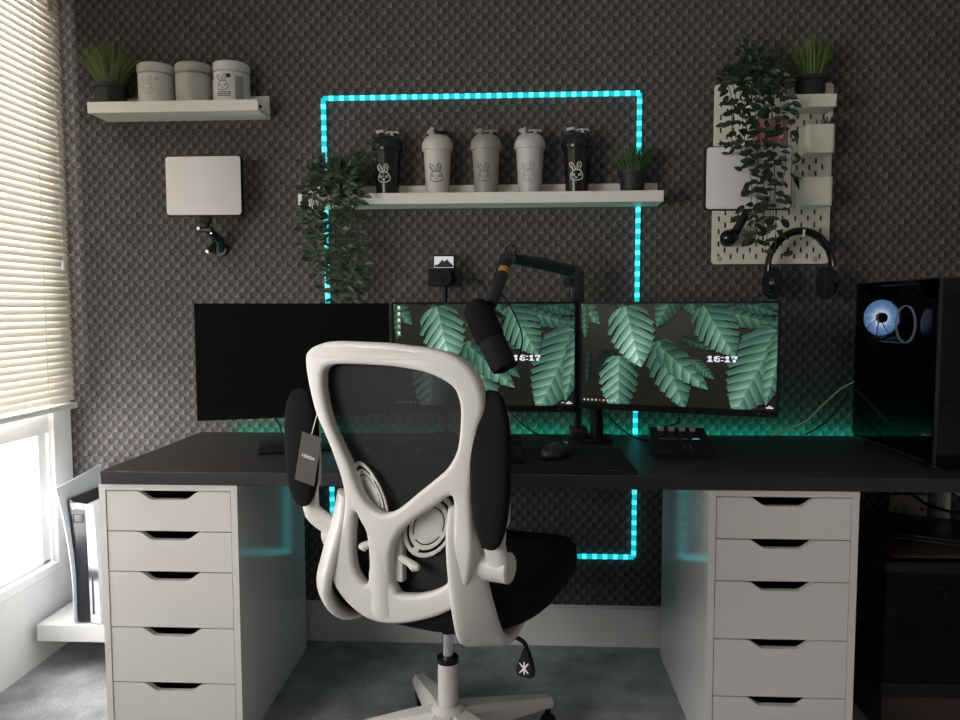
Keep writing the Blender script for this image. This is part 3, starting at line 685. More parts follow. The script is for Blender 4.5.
def screen_mesh(parent, x0, x1, z0, z1, y, img, gain):
    H_, W_ = img.shape[:2]; me = bpy.data.meshes.new('screen')
    xs = np.linspace(x0, x1, W_+1); zs = np.linspace(z1, z0, H_+1); gx, gz = np.meshgrid(xs, zs)
    V = np.stack([gx.ravel(), np.full(gx.size, y), gz.ravel()], 1)
    i, j = np.meshgrid(np.arange(H_), np.arange(W_), indexing='ij'); a = (i*(W_+1)+j).ravel(); F = np.stack([a, a+W_+1, a+W_+2, a+1], 1)
    me.vertices.add(len(V)); me.vertices.foreach_set('co', V.ravel().astype(np.float32))
    me.loops.add(F.size); me.loops.foreach_set('vertex_index', F.ravel().astype(np.int32)); me.polygons.add(len(F)); me.polygons.foreach_set('loop_start', np.arange(0, F.size, 4, dtype=np.int32)); me.update(calc_edges=True)
    ca = me.color_attributes.new('picture', 'FLOAT_COLOR', 'CORNER'); col = np.ones((len(F), 4, 4), np.float32); col[:, :, :3] = img.reshape(-1, 1, 3); ca.data.foreach_set('color', col.ravel())
    m = bpy.data.materials.new('lit_screen'); m.use_nodes = True; nt = m.node_tree; p = nt.nodes['Principled BSDF']; p.inputs['Base Color'].default_value = (.004, .004, .004, 1); p.inputs['Roughness'].default_value = .3; p.inputs['Specular IOR Level'].default_value = .08
    at = nt.nodes.new('ShaderNodeVertexColor'); at.layer_name = 'picture'; nt.links.new(at.outputs[0], p.inputs['Emission Color']); p.inputs['Emission Strength'].default_value = gain
    me.materials.append(m); o = bpy.data.objects.new('screen', me); COL.objects.link(o); o.parent = parent; return o
def monitor(cx, cy, zc, rz, label, img, stand, h=.322, w_=.549, gain=1.0):
    t = thing('computer_monitor', label, 'monitor', (cx, cy, .735), rz, 'monitors in a row on the desk'); t['_loc'] = 1
    z0, z1 = zc-h/2-.735, zc+h/2-.735; hw = w_/2
    b = box(B(), -hw, hw, 0, .018, z0, z1, .002); box(b, -hw+.05, hw-.05, .016, .045, z0+.04, z1-.05, .010); put('housing', b, BLK, t, False)
    b = box(B(), -hw, hw, -.0015, .001, z0, z0+.018, .0005); box(b, -hw, -hw+.006, -.0015, .001, z0, z1); box(b, hw-.006, hw, -.0015, .001, z0, z1); box(b, -hw, hw, -.0015, .001, z1-.005, z1); put('bezel', b, mat('monitor_bezel', (.006, .006, .006), .5, spec=.15), t, False)
    b = text_bm("—", .010, .0002); bmesh.ops.translate(b, verts=b.verts, vec=(hw-.05 if img is not None else 0, -.0018, z0+.009)); put('bezel_mark', b, mat('grey_bezel_mark', (.22, .2, .2), .5), t, False)
    if img is None: put('screen', box(B(), -hw+.006, hw-.006, -.0006, .001, z0+.018, z1-.005), mat('dark_screen', (.007, .007, .008), .30, spec=.15), t, False)
    else: screen_mesh(t, -hw+.007, hw-.007, z0+.019, z1-.006, -.0008, img, gain)
    if stand:
        put('stand_neck', box(B(), -.03, .03, .045, .065, .010, z0+.17, .006), BLK, t)
        put('stand_base', box(B(), -.11, .11, -.04, .13, .0, .010, .004), BLK, t)
    return t
imM = screen_image(icons='desktop'); imR = screen_image(icons='taskbar')
monitor(-.6415, 2.115, .996, R(18.2), 'switched-off black monitor angled at the left of the row', None, True, w_=.544, h=.330)
monitor(-.1015, 2.2, 1.001, 0, 'middle monitor with green leaf wallpaper partly behind the microphone', imM, True, h=.326)
mr = monitor(.4395, 2.112, 1.006, R(-18.8), 'angled monitor with green leaf wallpaper at the right of the row', imR, False, h=.314)
b = B(); box(b, -.0, .03, .02, .10, .19, .24, .006); put('mount_plate', box(B(), -.05, .05, .045, .055, .22, .32, .002), BLK, mr, False)
b.free()
ma = thing('monitor_arm', 'black post and arm clamped to the desk behind the right monitor', 'monitor arm', (.245, 2.30, .735))
put('post', tube(B(), [(.245, 2.31, .745), (.245, 2.31, 1.06)], .021, 20), BLK, ma)
put('clamp_base', box(B(), .20, .29, 2.26, 2.36, .735, .748, .004), BLK, ma)
put('swing_arm', tube(B(), [(.245, 2.31, 1.005), (.34, 2.33, 1.005), (.452, 2.175, 1.005)], .016, 12), BLK, ma)

# ================================================================ MICROPHONE AND BOOM
BMB = mat('boom_arm_black', (.014, .016, .020), .4)
bo = thing('boom_arm', 'black jointed boom arm rising between two monitors and holding the microphone', 'microphone arm', (.19, 2.34, .735))
put('desk_clamp', box(B(), .165, .222, 2.345, 2.425, .735, .765, .004), BMB, bo)
put('post', tube(B(), [(.190, 2.385, .76), (.188, 2.36, 1.10), (.184, 2.335, 1.245)], .0165, 16), BMB, bo)
put('upper_post', box(B(), .160, .204, 2.315, 2.350, 1.145, 1.262, .008), BMB, bo)
P0 = Vector((.172, 2.325, 1.258)); P1 = Vector((-.028, 2.15, 1.289)); P2 = Vector((-.072, 2.02, 1.155))
put('upper_arm', tube(B(), [P0, P0.lerp(P1, .5)+Vector((0, 0, .004)), P1], [.0165, .017, .014], 14, flat=(Vector((0, 0, 1)), 1.1)), BMB, bo)
put('elbow_joint', tube(B(), [P0+Vector((0, -.02, 0)), P0+Vector((0, .02, 0))], .022, 18), BMB, bo); put('elbow_joint', tube(B(), [P1+Vector((0, -.018, 0)), P1+Vector((0, .018, 0))], .021, 18), BMB, bo)
put('tension_knob', tube(B(), [(.150, 2.30, 1.225), (.150, 2.335, 1.225)], .014, 14), BMB, bo)
put('lower_arm', tube(B(), [P1, P1.lerp(P2, .35), P1.lerp(P2, .5), P2], [.013, .0155, .0175, .015], 14), BMB, bo)
put('orange_sticker', tube(B(), [P1.lerp(P2, .26), P1.lerp(P2, .36)], .0172, 14), mat('orange_sticker_vinyl', (.45, .22, .06), .5), bo)
cable = spline([P2+Vector((0, .02, .02)), P1.lerp(P2, .5)+Vector((-.016, .0, .01)), P1+Vector((-.012, 0, .015)), P1+Vector((.004, 0, .036)), P1+Vector((.022, 0, .030)), P1+Vector((.03, 0, .004)), P0+Vector((-.05, -.01, .012))], 8)
put('cable', tube(B(), cable, .0022, 8), BLK, bo)
mic = thing('microphone', 'large black broadcast microphone hanging in front of the middle monitor', 'microphone', (-.06, 1.96, .98))
A = Vector((-.108, 1.985, 1.138)); Bm = Vector((-.035, 1.94, .988)); ax = (Bm-A).normalized()
put('windscreen', tube(B(), [A-ax*.030, A-ax*.026, A-ax*.012, A+ax*.01, A.lerp(Bm, .45), A.lerp(Bm, .5)], [.008, .024, .036, .040, .040, .037], 28), mat('foam_black', (.014, .013, .013), .95, bump=.6, nscale=700, spec=.1), mic)
put('mic_body', tube(B(), [A.lerp(Bm, .49), A.lerp(Bm, .52), A.lerp(Bm, .93), Bm, Bm+ax*.006], [.034, .0365, .0355, .032, .018], 28), BLKM, mic)
yk = A.lerp(Bm, .32)
put('yoke', tube(tube(B(), [yk+Vector((.034, .0, .0)), yk+Vector((.046, .01, .03)), P2+Vector((0, 0, -.012))], .007, 10), [yk+Vector((.028, .0, -.002)), yk+Vector((.044, .0, -.002))], .014, 14), mat('dark_grey_metal', (.10, .11, .11), .35, .8), mic)
put('mic_cable', tube(B(), spline([Bm+ax*.0, Bm+Vector((.03, .02, .01)), Bm+Vector((.045, .05, .09)), P2+Vector((.035, .03, .02)), P2+Vector((.01, .02, .03))], 8), .0022, 8), BLK, mic)

# ---- compact camera behind the middle monitor
cm = thing('compact_camera', 'small black camera with flipped-up lit screen above the middle monitor', 'camera', (-.235, 2.40, 1.21))
put('camera_body', box(B(), -.290, -.182, 2.385, 2.415, 1.2145, 1.272, .005), BLKM, cm)
put('lens', tube(B(), [(-.235, 2.386, 1.243), (-.235, 2.360, 1.243), (-.235, 2.360, 1.243)], [.026, .024, .018], 24), BLK, cm)
put('lens_glass', tube(B(), [(-.235, 2.3600, 1.243), (-.235, 2.3585, 1.243)], .013, 20), BLKG, cm)
fsr = put('flip_screen', box(B(), -.274, -.202, 2.398, 2.403, 1.268, 1.317, .002), BLK, cm)
put('live_view', box(B(), -.2695, -.2075, 2.3968, 2.3982, 1.2755, 1.312), mat('camera_live_view', (.4, .4, .4), .4, emit=(.60, .58, .60), es=.75), fsr, False)
b = prism_y(B(), [(-.268, 1.277), (-.268, 1.284), (-.256, 1.287), (-.250, 1.294), (-.243, 1.302), (-.240, 1.296), (-.234, 1.297), (-.228, 1.303), (-.222, 1.295), (-.214, 1.288), (-.209, 1.283), (-.209, 1.277)], 2.3962, 2.3969)
put('live_view_figure', b, mat('camera_view_dark', (.02, .02, .02), .5), fsr, False)
put('mount_post', tube(B(), [(-.235, 2.40, .735), (-.235, 2.40, 1.216)], .008, 12), BLK, cm)
put('mount_foot', tube(B(), [(-.235, 2.375, .735), (-.235, 2.375, .742)], .04, 24), BLK, cm)
tag(put('cable', tube(B(), spline([(-.185, 2.40, 1.238), (-.15, 2.40, 1.240), (-.11, 2.40, 1.222), (-.095, 2.38, 1.16), (-.09, 2.33, 1.0), (-.09, 2.38, .76)], 8), .002, 8), BLK), 'thin black cable running from the small camera behind the middle monitor', 'cable')

# ================================================================ THINGS ON THE DESK
mp = thing('desk_mat', 'large black desk mat under the mouse with a small grey logo', 'mat', (.0, 2.0, .735))
put('mat_sheet', box(B(), -.42, .298, 1.832, 2.17, .7347, .7372, .001), mat('desk_mat_black', (.011, .011, .012), .8, spec=.3), mp)
put('printed_logo', box(B(), .228, .262, 1.862, 1.8655, .7371, .7375), mat('grey_logo', (.25, .25, .25), .6), mp, False)
ms = thing('computer_mouse', 'black computer mouse on the desk mat right of the chair', 'mouse', (.105, 2.03, .737))
b = B(); bmesh.ops.create_uvsphere(b, u_segments=28, v_segments=16, radius=1)
for v_ in b.verts:
    c = v_.co; z = max(c.z, -.12); v_.co = Vector((.105+c.x*.034*(1-.12*c.y), 2.03+c.y*.060, .7415+(z+.12)*.034))
b.transform(Matrix.Translation((.105, 2.03, 0)) @ Matrix.Rotation(R(-35), 4, 'Z') @ Matrix.Translation((-.105, -2.03, 0)))
put('mouse_body', b, mat('mouse_black', (.025, .024, .022), .28), ms)
put('scroll_wheel', tube(B(), [(.128, 2.064, .7665), (.134, 2.069, .7665)], .008, 14), CHROME, ms)
kb = thing('keyboard', 'black keyboard on the desk mat mostly hidden by the chair', 'keyboard', (-.19, 2.0, .737))
put('keyboard_case', box(B(), -.395, .015, 1.935, 2.075, .7375, .752, .003), BLK, kb)
for iy in range(5):
    b = B()
    for ix in range(18): box(b, -.390+ix*.0224, -.390+ix*.0224+.0185, 1.942+iy*.026, 1.942+iy*.026+.021, .752, .759, .0015, 1)
    put('key_row', b, BLKM, kb, False)
# mixer
mx = thing('audio_mixer', 'black desktop audio mixer with four faders under the right monitor', 'audio mixer', (.455, 2.12, .735), R(-4)); mx['_loc'] = 1
b = prism_x(B(), [(-.10, 0), (.10, 0), (.10, .055), (.085, .058), (-.10, .018)], -.075, .085); put('mixer_body', b, mat('mixer_black', (.011, .011, .012), .35), mx, False)
def onslope(y): return .018+(y+.10)/.185*.040
slope = math.atan2(.040, .185)
for k in range(4):
    x = -.042+k*.030; mtx = Matrix.Translation((x, 0, onslope(.0))) @ Matrix.Rotation(slope, 4, 'X')
    put('fader_track', box(B(), -.002, .002, .012, .078, -.0004, .0006, mtx=mtx), BLKG, mx, False)
    put('fader_knob', box(box(B(), -.0085, .0085, .052, .070, .0005, .012, .002, mtx=mtx), -.0085, .0085, .0600, .0615, .012, .0125, mtx=mtx), mat('silver_fader_cap', (.50, .49, .48), .4), mx)
    put('button', box(B(), -.011, .011, -.022, -.010, 0, .003, .001, mtx=mtx), BLKG, mx)
    put('button_text', box(B(), -.011+.002*(k % 2), .009, -.0035, -.0008, 0, .0012, mtx=mtx), mat('cyan_lit_text', (.1, .3, .4), .5, emit=(.10, .55, .70), es=.9) if k == 3 else mat('grey_button_text', (.25, .25, .25), .5), mx, False)
    if k in (1, 3): put('button_text', box(B(), -.020, .000, -.0085, -.0065, 0, .0012, mtx=mtx), MATS['grey_button_text'], mx, False)
for i, (px_, py_) in enumerate(((.010, -.05), (.026, -.05), (.010, -.066), (.026, -.066))):
    mtx = Matrix.Translation((px_, 0, onslope(0))) @ Matrix.Rotation(slope, 4, 'X'); put('button_light', box(B(), -.002, .002, py_-.002, py_+.002, 0, .0012, mtx=mtx), MATS['grey_button_text'], mx, False)
# cables on the desk back
tag(put('cable', tube(B(), spline([(.805, 2.39, .739), (.85, 2.39, .758), (.91, 2.39, .785), (.963, 2.39, .838), (1.01, 2.392, .882), (1.05, 2.40, .905), (1.12, 2.42, .93)], 10), .0026, 8), mat('white_cable', (.62, .60, .56), .5)), 'thin white cable curving from the desk up behind the computer case', 'cable')
tag(put('cable', tube(B(), spline([(.92, 2.41, .739), (.97, 2.40, .775), (1.02, 2.40, .83), (1.06, 2.43, .88)], 8), .003, 8), BLK), 'thick black cable rising from the desk to the computer case', 'cable')
tag(put('cable', tube(B(), spline([(-.02, 2.42, .80), (.02, 2.40, .765), (.07, 2.36, .742), (.14, 2.34, .739)], 8), .0026, 8), BLK), 'black cable drooping onto the desk below the middle monitor', 'cable')
tag(put('cable', tube(B(), spline([(.29, 2.40, .80), (.33, 2.38, .76), (.37, 2.33, .739), (.42, 2.27, .739)], 8), .0026, 8), BLK), 'black cable drooping onto the desk right of the black post', 'cable')
tag(put('cable', tube(B(), spline([(-.742, 2.13, .86), (-.745, 2.25, .80), (-.755, 2.33, .742)], 8), .0022, 8), BLK), 'short black cable hanging below the switched-off monitor', 'cable')
tag(put('cable', tube(B(), spline([(.45, 2.15, .87), (.48, 2.22, .815), (.47, 2.225, .800), (.44, 2.24, .79), (.42, 2.232, .786)], 8), .0024, 8), BLK), 'black cable looping from the right monitor behind the audio mixer', 'cable')

# ================================================================ COMPUTER CASE
pc = thing('computer_case', 'black tower computer with glass side and glowing fan on the right end of the desk', 'computer', (1.16, 2.16, .735))
cx0, cx1, cy0, cy1, cz0, cz1 = 1.043, 1.275, 1.905, 2.352, .747, 1.220
PCB = mat('case_black_metal', (.010, .010, .011), .4)
b = B(); box(b, cx0, cx1, cy0, cy1, cz0, cz0+.012, .002); box(b, cx0, cx1, cy0, cy1, cz1-.012, cz1, .002); box(b, cx0, cx1, cy1-.01, cy1, cz0, cz1); box(b, cx1-.01, cx1, cy0, cy1, cz0, cz1)
box(b, cx0, cx0+.008, cy0, cy0+.03, cz0, cz1); box(b, cx0, cx0+.008, cy1-.02, cy1, cz0, cz1); put('case_frame', b, PCB, pc, False)
put('glass_side_panel', box(B(), cx0-.004, cx0-.0005, cy0+.004, cy1-.002, cz0+.008, cz1-.004), glassmat('smoked_glass', (.34, .35, .37), ior=1.55), pc, False)
put('front_panel', box(B(), cx0+.003, cx1-.003, cy0-.008, cy0, cz0+.003, cz1-.003, .002), mat('front_gloss_panel', (.006, .006, .006), .07), pc)
put('front_trim', box(B(), cx0-.001, cx0+.003, cy0-.010, cy0, cz0+.003, cz1, .001), mat('case_trim', (.03, .03, .028), .4, .3), pc)
put('shroud', box(B(), cx0+.012, cx1-.012, cy0+.03, cy1-.012, cz0+.013, cz0+.11, .002), PCB, pc, False)
put('motherboard', box(B(), cx1-.03, cx1-.024, cy0+.16, cy1-.015, cz0+.14, cz1-.03), BLKM, pc, False)
for sx, sy in ((cx0+.03, cy0+.04), (cx1-.03, cy0+.04), (cx0+.03, cy1-.04), (cx1-.03, cy1-.04)): put('foot', tube(B(), [(sx, sy, .735), (sx, sy, cz0+.001)], .014, 14), BLK, pc)
# rear exhaust fan facing forward
fx, fz, fy = 1.101, 1.114, 2.325
fan = put('rear_fan', (lambda bm: (bmesh.ops.translate(bm, verts=bm.verts, vec=(fx, fy, fz)), bm)[1])(plate([rrect(-.0575, .0575, -.0575, .0575, .008), [(.0555*math.cos(R(a)), .0555*math.sin(R(a))) for a in range(0, 360, 12)]], .011, .001, 1, 1, False)), BLK, pc)
def fanlight():
    m = bpy.data.materials.new('glowing_fan_blade'); m.use_nodes = True; nt = m.node_tree; p = nt.nodes['Principled BSDF']; L = nt.links.new
    p.inputs['Base Color'].default_value = (.5, .6, .7, 1)
    tc = nt.nodes.new('ShaderNodeTexCoord'); ln = nt.nodes.new('ShaderNodeVectorMath'); ln.operation = 'LENGTH'; L(tc.outputs['Object'], ln.inputs[0])
    cr = nt.nodes.new('ShaderNodeValToRGB'); e = cr.color_ramp.elements; e[0].position = .016/.06; e[0].color = (1.0, 1.0, 1.0, 1); e[1].position = .95; e[1].color = (.10, .19, .36, 1)
    x = e.new(.55); x.color = (.25, .42, .70, 1)
    dv = nt.nodes.new('ShaderNodeMath'); dv.operation = 'DIVIDE'; dv.inputs[1].default_value = .06; L(ln.outputs['Value'], dv.inputs[0]); L(dv.outputs[0], cr.inputs[0])
    L(cr.outputs[0], p.inputs['Emission Color']); p.inputs['Emission Strength'].default_value = 4.5
    return m
bd = B()
for k in range(9):
    a0 = 2*math.pi*k/9; vs = []
    for r_ in (.016, .03, .045, .0545):
        row_ = []
        for q in range(5):
            a = a0+(q/4)*(2*math.pi/9*1.02)+r_*6; row_.append(bd.verts.new((r_*math.cos(a), -.006+.008*q/4, r_*math.sin(a))))
        vs.append(row_)
    for i in range(3):
        for q in range(4): bd.faces.new((vs[i][q], vs[i][q+1], vs[i+1][q+1], vs[i+1][q]))
me = bpy.data.meshes.new('fan_blades'); bd.to_mesh(me); bd.free(); me.materials.append(fanlight())
o = bpy.data.objects.new('fan_blades', me); COL.objects.link(o); o.parent = fan; o.matrix_basis = Matrix.Translation(Vector((fx, fy, fz))-Vector(pc.location)); me['x'] = 0
put('fan_hub', tube(B(), [(fx, fy-.014, fz), (fx, fy+.006, fz)], .015, 20), BLKG, fan)
# cpu cooler with ring facing the glass
ck = put('processor_cooler', tube(B(), [(cx1-.03, 2.150, 1.098), (1.150, 2.150, 1.098)], .044, 32), BLKG, pc)
ringp = [(1.085, 2.150+.052*math.cos(R(a)), 1.098+.052*math.sin(R(a))) for a in range(0, 361, 8)]
put('cooler_ring', tube(tube(B(), ringp, .0014, 8, False), [(1.089, y_, z_) for _, y_, z_ in ringp], .0010, 6, False), mat('glowing_silver_ring', (.75, .75, .75), .25, .8, emit=(.5, .52, .55), es=1.0), ck)  # metal ring with a glow put into its material
for k in range(3): put('memory_stick', box(B(), 1.11, cx1-.03, 1.985+k*.012, 1.991+k*.012, 1.065, 1.145, .001), mat('glowing_memory_heatsink', (.16, .16, .16), .35, .6, emit=(.06, .065, .075), es=1), pc, False)  # heatsinks brightened by a faint glow in their material
put('graphics_card', box(B(), 1.07, cx1-.03, 2.05, 2.33, 1.0, 1.045, .004), PCB, pc)
b = B(); rnd = random.Random(4)
for k in range(9):
    y_ = 2.12+k*.02; tube(b, spline([(1.068, y_, 1.052+rnd.uniform(0, .008)), (1.068, y_+.008, 1.058+rnd.uniform(-.004, .006)), (1.068, y_+.016, 1.050+rnd.uniform(0, .008))], 3), .0014, 6)
put('card_highlights', b, mat('glowing_silver_squiggle', (.6, .6, .6), .3, .7, emit=(.14, .14, .15), es=1), pc)  # silver squiggles with a weak glow built into the material
put('indicator_light', box(B(), 1.055, 1.07, 1.955, 1.985, .812, .818), mat('cold_white_light', (.5, .5, .6), .5, emit=(.5, .58, .85), es=1.2), pc, False)

# ================================================================ GAME CONSOLE
gc = thing('game_console', 'white and black game console standing upright on the floating corner shelf', 'game console', (-1.374, 2.34, .150)); gc['_loc'] = 1
H = .435
def fin(side):
    # side -1 = left plate, +1 = right plate; curved sheet leaning outward at the top
    b = B(); NY, NZ = 12, 14; y0, y1 = -.118, .118; A_, C_ = [], []
    for layer, off in ((A_, 0), (C_, .0045)):
        for i in range(NZ+1):
            f = i/NZ; row_ = []
            for j in range(NY+1):
                g = j/NY
                x = side*(.026+.014*abs(f-.35)**1.5*1.2+.030*f**2.6*(1-.35*g)) if side < 0 else side*(.024+.010*(f-.45)**2*2+.012*f**3)
                zt_ = H-(.0 if side < 0 else .050)-(0 if side > 0 else -.0)+(.028*g if side < 0 else 0)
                row_.append(b.verts.new((x-side*off, y0+(y1-y0)*g-(.012*f if side < 0 else 0), f*zt_+.004)))
            layer.append(row_)
    for i in range(NZ):
        for j in range(NY):
            b.faces.new((A_[i][j], A_[i][j+1], A_[i+1][j+1], A_[i+1][j])); b.faces.new((C_[i][j], C_[i+1][j], C_[i+1][j+1], C_[i][j+1]))
    for i in range(NZ):
        for j in (0, NY): b.faces.new((A_[i][j], A_[i+1][j], C_[i+1][j], C_[i][j]))
    for j in range(NY):
        for i in (0, NZ): b.faces.new((A_[i][j], A_[i][j+1], C_[i][j+1], C_[i][j]))
    return b
PSW = mat('console_white', (.58, .61, .66), .4)
put('side_plate', fin(-1), PSW, gc); 
b = prism_y(B(), [(-.022, .004), (.020, .004), (.022, .36), (-.034, .40), (-.030, .2)], -.106, .112); put('console_core', b, mat('console_gloss_black', (.020, .022, .032), .14), gc, False)
b = B()
for k in range(7): tube(b, [(-.032+.001*k, -.108-.001*(k % 2), .385-k*.003), (-.010, -.110, .389-k*.003), (.020, -.107, .384-k*.003)], .0011, 6)
put('vent_fins', b, mat('pale_vent', (.6, .6, .62), .4), gc)
put('port_frame', box(B(), -.024, .010, -.1075, -.105, .325, .352, .003), mat('dark_grey_port', (.09, .095, .11), .3), gc)
put('disc_slot', box(B(), .034, .0385, -.1172, -.113, .035, .155), BLACKIN, gc, False)
# widened disc-drive side: front edge of the right plate
b = B(); NZ = 12; pr = []
for i in range(NZ+1):
    f = i/NZ; zz = .004+f*(H-.055)
    pr.append(((.0205+.003*(1-f)), (.060-.010*f*f), zz))
for (a0, b0, z0), (a1, b1, z1) in zip(pr[:-1], pr[1:]):
    v1 = [b.verts.new(p) for p in ((a0, -.112, z0), (b0, -.120, z0), (b1, -.120, z1), (a1, -.112, z1))]
    v2 = [b.verts.new(p) for p in ((a0, .10, z0), (b0, .10, z0), (b1, .10, z1), (a1, .10, z1))]
    b.faces.new(v1); b.faces.new(v2[::-1])
    for k in range(4): b.faces.new((v1[k], v1[(k+1) % 4], v2[(k+1) % 4], v2[k]))
bmesh.ops.remove_doubles(b, verts=b.verts, dist=1e-5)
put('side_plate', b, PSW, gc)

# ================================================================ UNDER THE DESK, RIGHT
so = thing('wall_socket', 'white wall socket plate low on the wall behind the desk leg', 'socket', (1.279, 2.476, .485))
put('face_plate', box(B(), 1.219, 1.338, 2.466, 2.477, .441, .531, .003), mat('socket_white', (.5, .45, .40), .4), so)
put('rocker', box(B(), 1.272, 1.286, 2.463, 2.467, .468, .502, .001), mat('socket_rocker', (.6, .55, .5), .4), so)
for x in (1.237, 1.320): put('screw', tube(B(), [(x, 2.4665, .486), (x, 2.4645, .486)], .0045, 12), BLK, so)
tk = thing('glass_tank', 'dark glass terrarium tank with black rim beside the right cabinet', 'terrarium', (1.28, 2.2, 0))
tx0, tx1, ty0, ty1 = .975, 1.50, 1.98, 2.34
TG = glassmat('dark_tank_glass', (.55, .57, .53), ior=1.4)
b = B(); box(b, tx0, tx1, ty0, ty0+.006, .14, .45); box(b, tx0, tx0+.006, ty0+.006, ty1, .14, .45); box(b, tx1-.006, tx1, ty0+.006, ty1, .14, .45); put('glass_walls', b, TG, tk, False)
put('back_panel', box(B(), tx0, tx1, ty1, ty1+.006, .14, .45), mat('tank_backdrop', (.040, .042, .036), .8, noise=.5, nscale=12), tk, False)
b = B(); box(b, tx0-.006, tx1+.006, ty0-.006, ty1+.008, .445, .475, .004); put('lid_rim', b, BLKG, tk)
put('lid_panel', box(B(), tx0+.03, tx1-.03, ty0+.03, ty1-.03, .475, .480, .001), mat('brown_mesh_lid', (.085, .055, .038), .6, noise=.3, nscale=30), tk)
b = B(); box(b, tx0-.006, tx1+.006, ty0-.006, ty1+.008, .105, .145, .003); put('base_rim', b, BLKG, tk)
put('stand', box(B(), tx0, tx1, ty0, ty1, 0, .105, .002), mat('dark_red_brown_stand', (.055, .030, .030), .6, noise=.2, nscale=8), tk, False)
put('door_divider', box(B(), 1.195, 1.199, ty0-.002, ty0+.001, .145, .445), mat('door_edge_glass', (.18, .19, .16), .3), tk, False)
put('door_latch', box(B(), 1.185, 1.198, ty0-.010, ty0-.005, .120, .125, .001), CHROME, tk)
b = B(); lathe(b, [(0, .03), (.06, .03), (.03, .0), (0, 0)], (1.18, ty0-.006, .115), 20); b.free()
tp = thing('terrarium_plant', 'dim leafy plant growing inside the dark glass tank', 'plant', (1.28, 2.2, .15))
bs, bf = B(), B(); rnd = random.Random(8)
for i in range(9):
    x = 1.05+rnd.uniform(0, .42); y = rnd.uniform(2.06, 2.32)
    vine(bs, bf, [(x, y, .15), (x+rnd.uniform(-.03, .03), y, .23), (x+rnd.uniform(-.05, .05), y-.02, rnd.uniform(.28, .37))], rnd, .036, .028, .015, 2.36, 2.02)
put('vine_stems', bs, STEM, tp); put('leaves', bf, LEAF, tp)
tag(put('substrate', box(B(), tx0+.008, tx1-.008, ty0+.008, ty1-.002, .146, .165, .004), mat('dark_soil', (.03, .022, .018), .95, noise=.5, nscale=80, bump=1)), 'dark soil layer covering the bottom of the glass tank', 'soil')
lp = thing('laptop', 'closed black laptop lying askew on top of the glass tank', 'laptop', (1.235, 2.20, .481), R(-27)); lp['_loc'] = 1
put('laptop_base', box(B(), -.17, .17, -.12, .12, 0, .012, .004), mat('laptop_black', (.016, .016, .017), .3), lp)
put('laptop_lid', box(B(), -.17, .17, -.12, .12, .0125, .022, .003), mat('laptop_black', (.016, .016, .017), .3), lp)
tag(put('cable', tube(B(), spline([(1.20, 2.45, .69), (1.215, 2.44, .60), (1.27, 2.40, .54), (1.30, 2.37, .52), (1.36, 2.33, .510)], 8), .005, 8), BLK), 'black cable hanging in front of the wall socket', 'cable')
tag(put('cable', tube(B(), spline([(1.22, 2.20, .69), (1.25, 2.18, .62), (1.33, 2.16, .58), (1.42, 2.14, .54)], 8), .0025, 8), MATS['white_cable']), 'white cable sagging to the right behind the white desk leg', 'cable')

# ================================================================ OFFICE CHAIR
CA = R(22); CX, CY = -.170, 1.75
ch = thing('office_chair', 'white framed swivel office chair with black mesh back and flipped-up armrests', 'chair', (CX, CY, 0), -CA); ch['_loc'] = 1
OUT = [(-0.1714, 1.0428), (-0.1643, 1.0556), (-0.1474, 1.0664), (-0.1133, 1.0763), (-0.0759, 1.08), (-0.0042, 1.0792), (0.0419, 1.078), (0.0931, 1.0731), (0.1192, 1.0707), (0.1573, 1.0629), (0.1859, 1.0502), (0.2072, 1.0299), (0.22, 1.0075), (0.2264, 0.9829), (0.2280, 0.958), (0.2242, 0.9404), (0.2161, 0.9182), (0.2079, 0.8802), (0.2027, 0.8537), (0.1975, 0.829), (0.1923, 0.7774), (0.1924, 0.7235), (0.1912, 0.6663), (0.1761, 0.5885), (0.1451, 0.5412), (0.1129, 0.5173), (0.0683, 0.4953), (0.0076, 0.4744), (-0.0436, 0.467), (-0.0841, 0.4737), (-0.1208, 0.4958), (-0.1487, 0.5271), (-0.1603, 0.5611), (-0.1588, 0.5923), (-0.1441, 0.6227), (-0.1224, 0.6675), (-0.1093, 0.7081), (-0.1028, 0.7449), (-0.1068, 0.787), (-0.125, 0.8428), (-0.1443, 0.8896), (-0.16, 0.9256), (-0.1691, 0.9705), (-0.1732, 1.0131)]
TOP = [(-0.1293, 0.9977), (-0.1259, 1.0126), (-0.1141, 1.0255), (-0.0902, 1.0325), (-0.0293, 1.0343), (0.0437, 1.0325), (0.0972, 1.0263), (0.1252, 1.0194), (0.1503, 1.0086), (0.1705, 0.9939), (0.1792, 0.9709), (0.1807, 0.9455), (0.1758, 0.9056), (0.1702, 0.8772), (0.1618, 0.8563), (0.1454, 0.8313), (0.1211, 0.8094), (0.0791, 0.7756), (0.0382, 0.7421), (0.0101, 0.7257), (-0.0147, 0.7216), (-0.0449, 0.738), (-0.0658, 0.7712), (-0.0842, 0.8244), (-0.102, 0.8622), (-0.1195, 0.9021), (-0.129, 0.9446), (-0.1316, 0.9807)]
LL = [(-0.0789, 0.7162), (-0.0673, 0.6974), (-0.057, 0.6784), (-0.0536, 0.6539), (-0.0538, 0.6265), (-0.0594, 0.5795), (-0.0695, 0.5522), (-0.0839, 0.5616), (-0.0954, 0.5832), (-0.0973, 0.6201), (-0.0908, 0.6717)]
LR = [(0.03, 0.6875), (0.0664, 0.7184), (0.111, 0.7494), (0.1494, 0.7758), (0.1542, 0.7418), (0.1466, 0.6664), (0.1413, 0.6309), (0.1338, 0.5969), (0.111, 0.5732), (0.0641, 0.5517), (0.0148, 0.5432), (0.0035, 0.5528), (-0.004, 0.5745), (-0.0032, 0.6157), (0.0068, 0.651)]
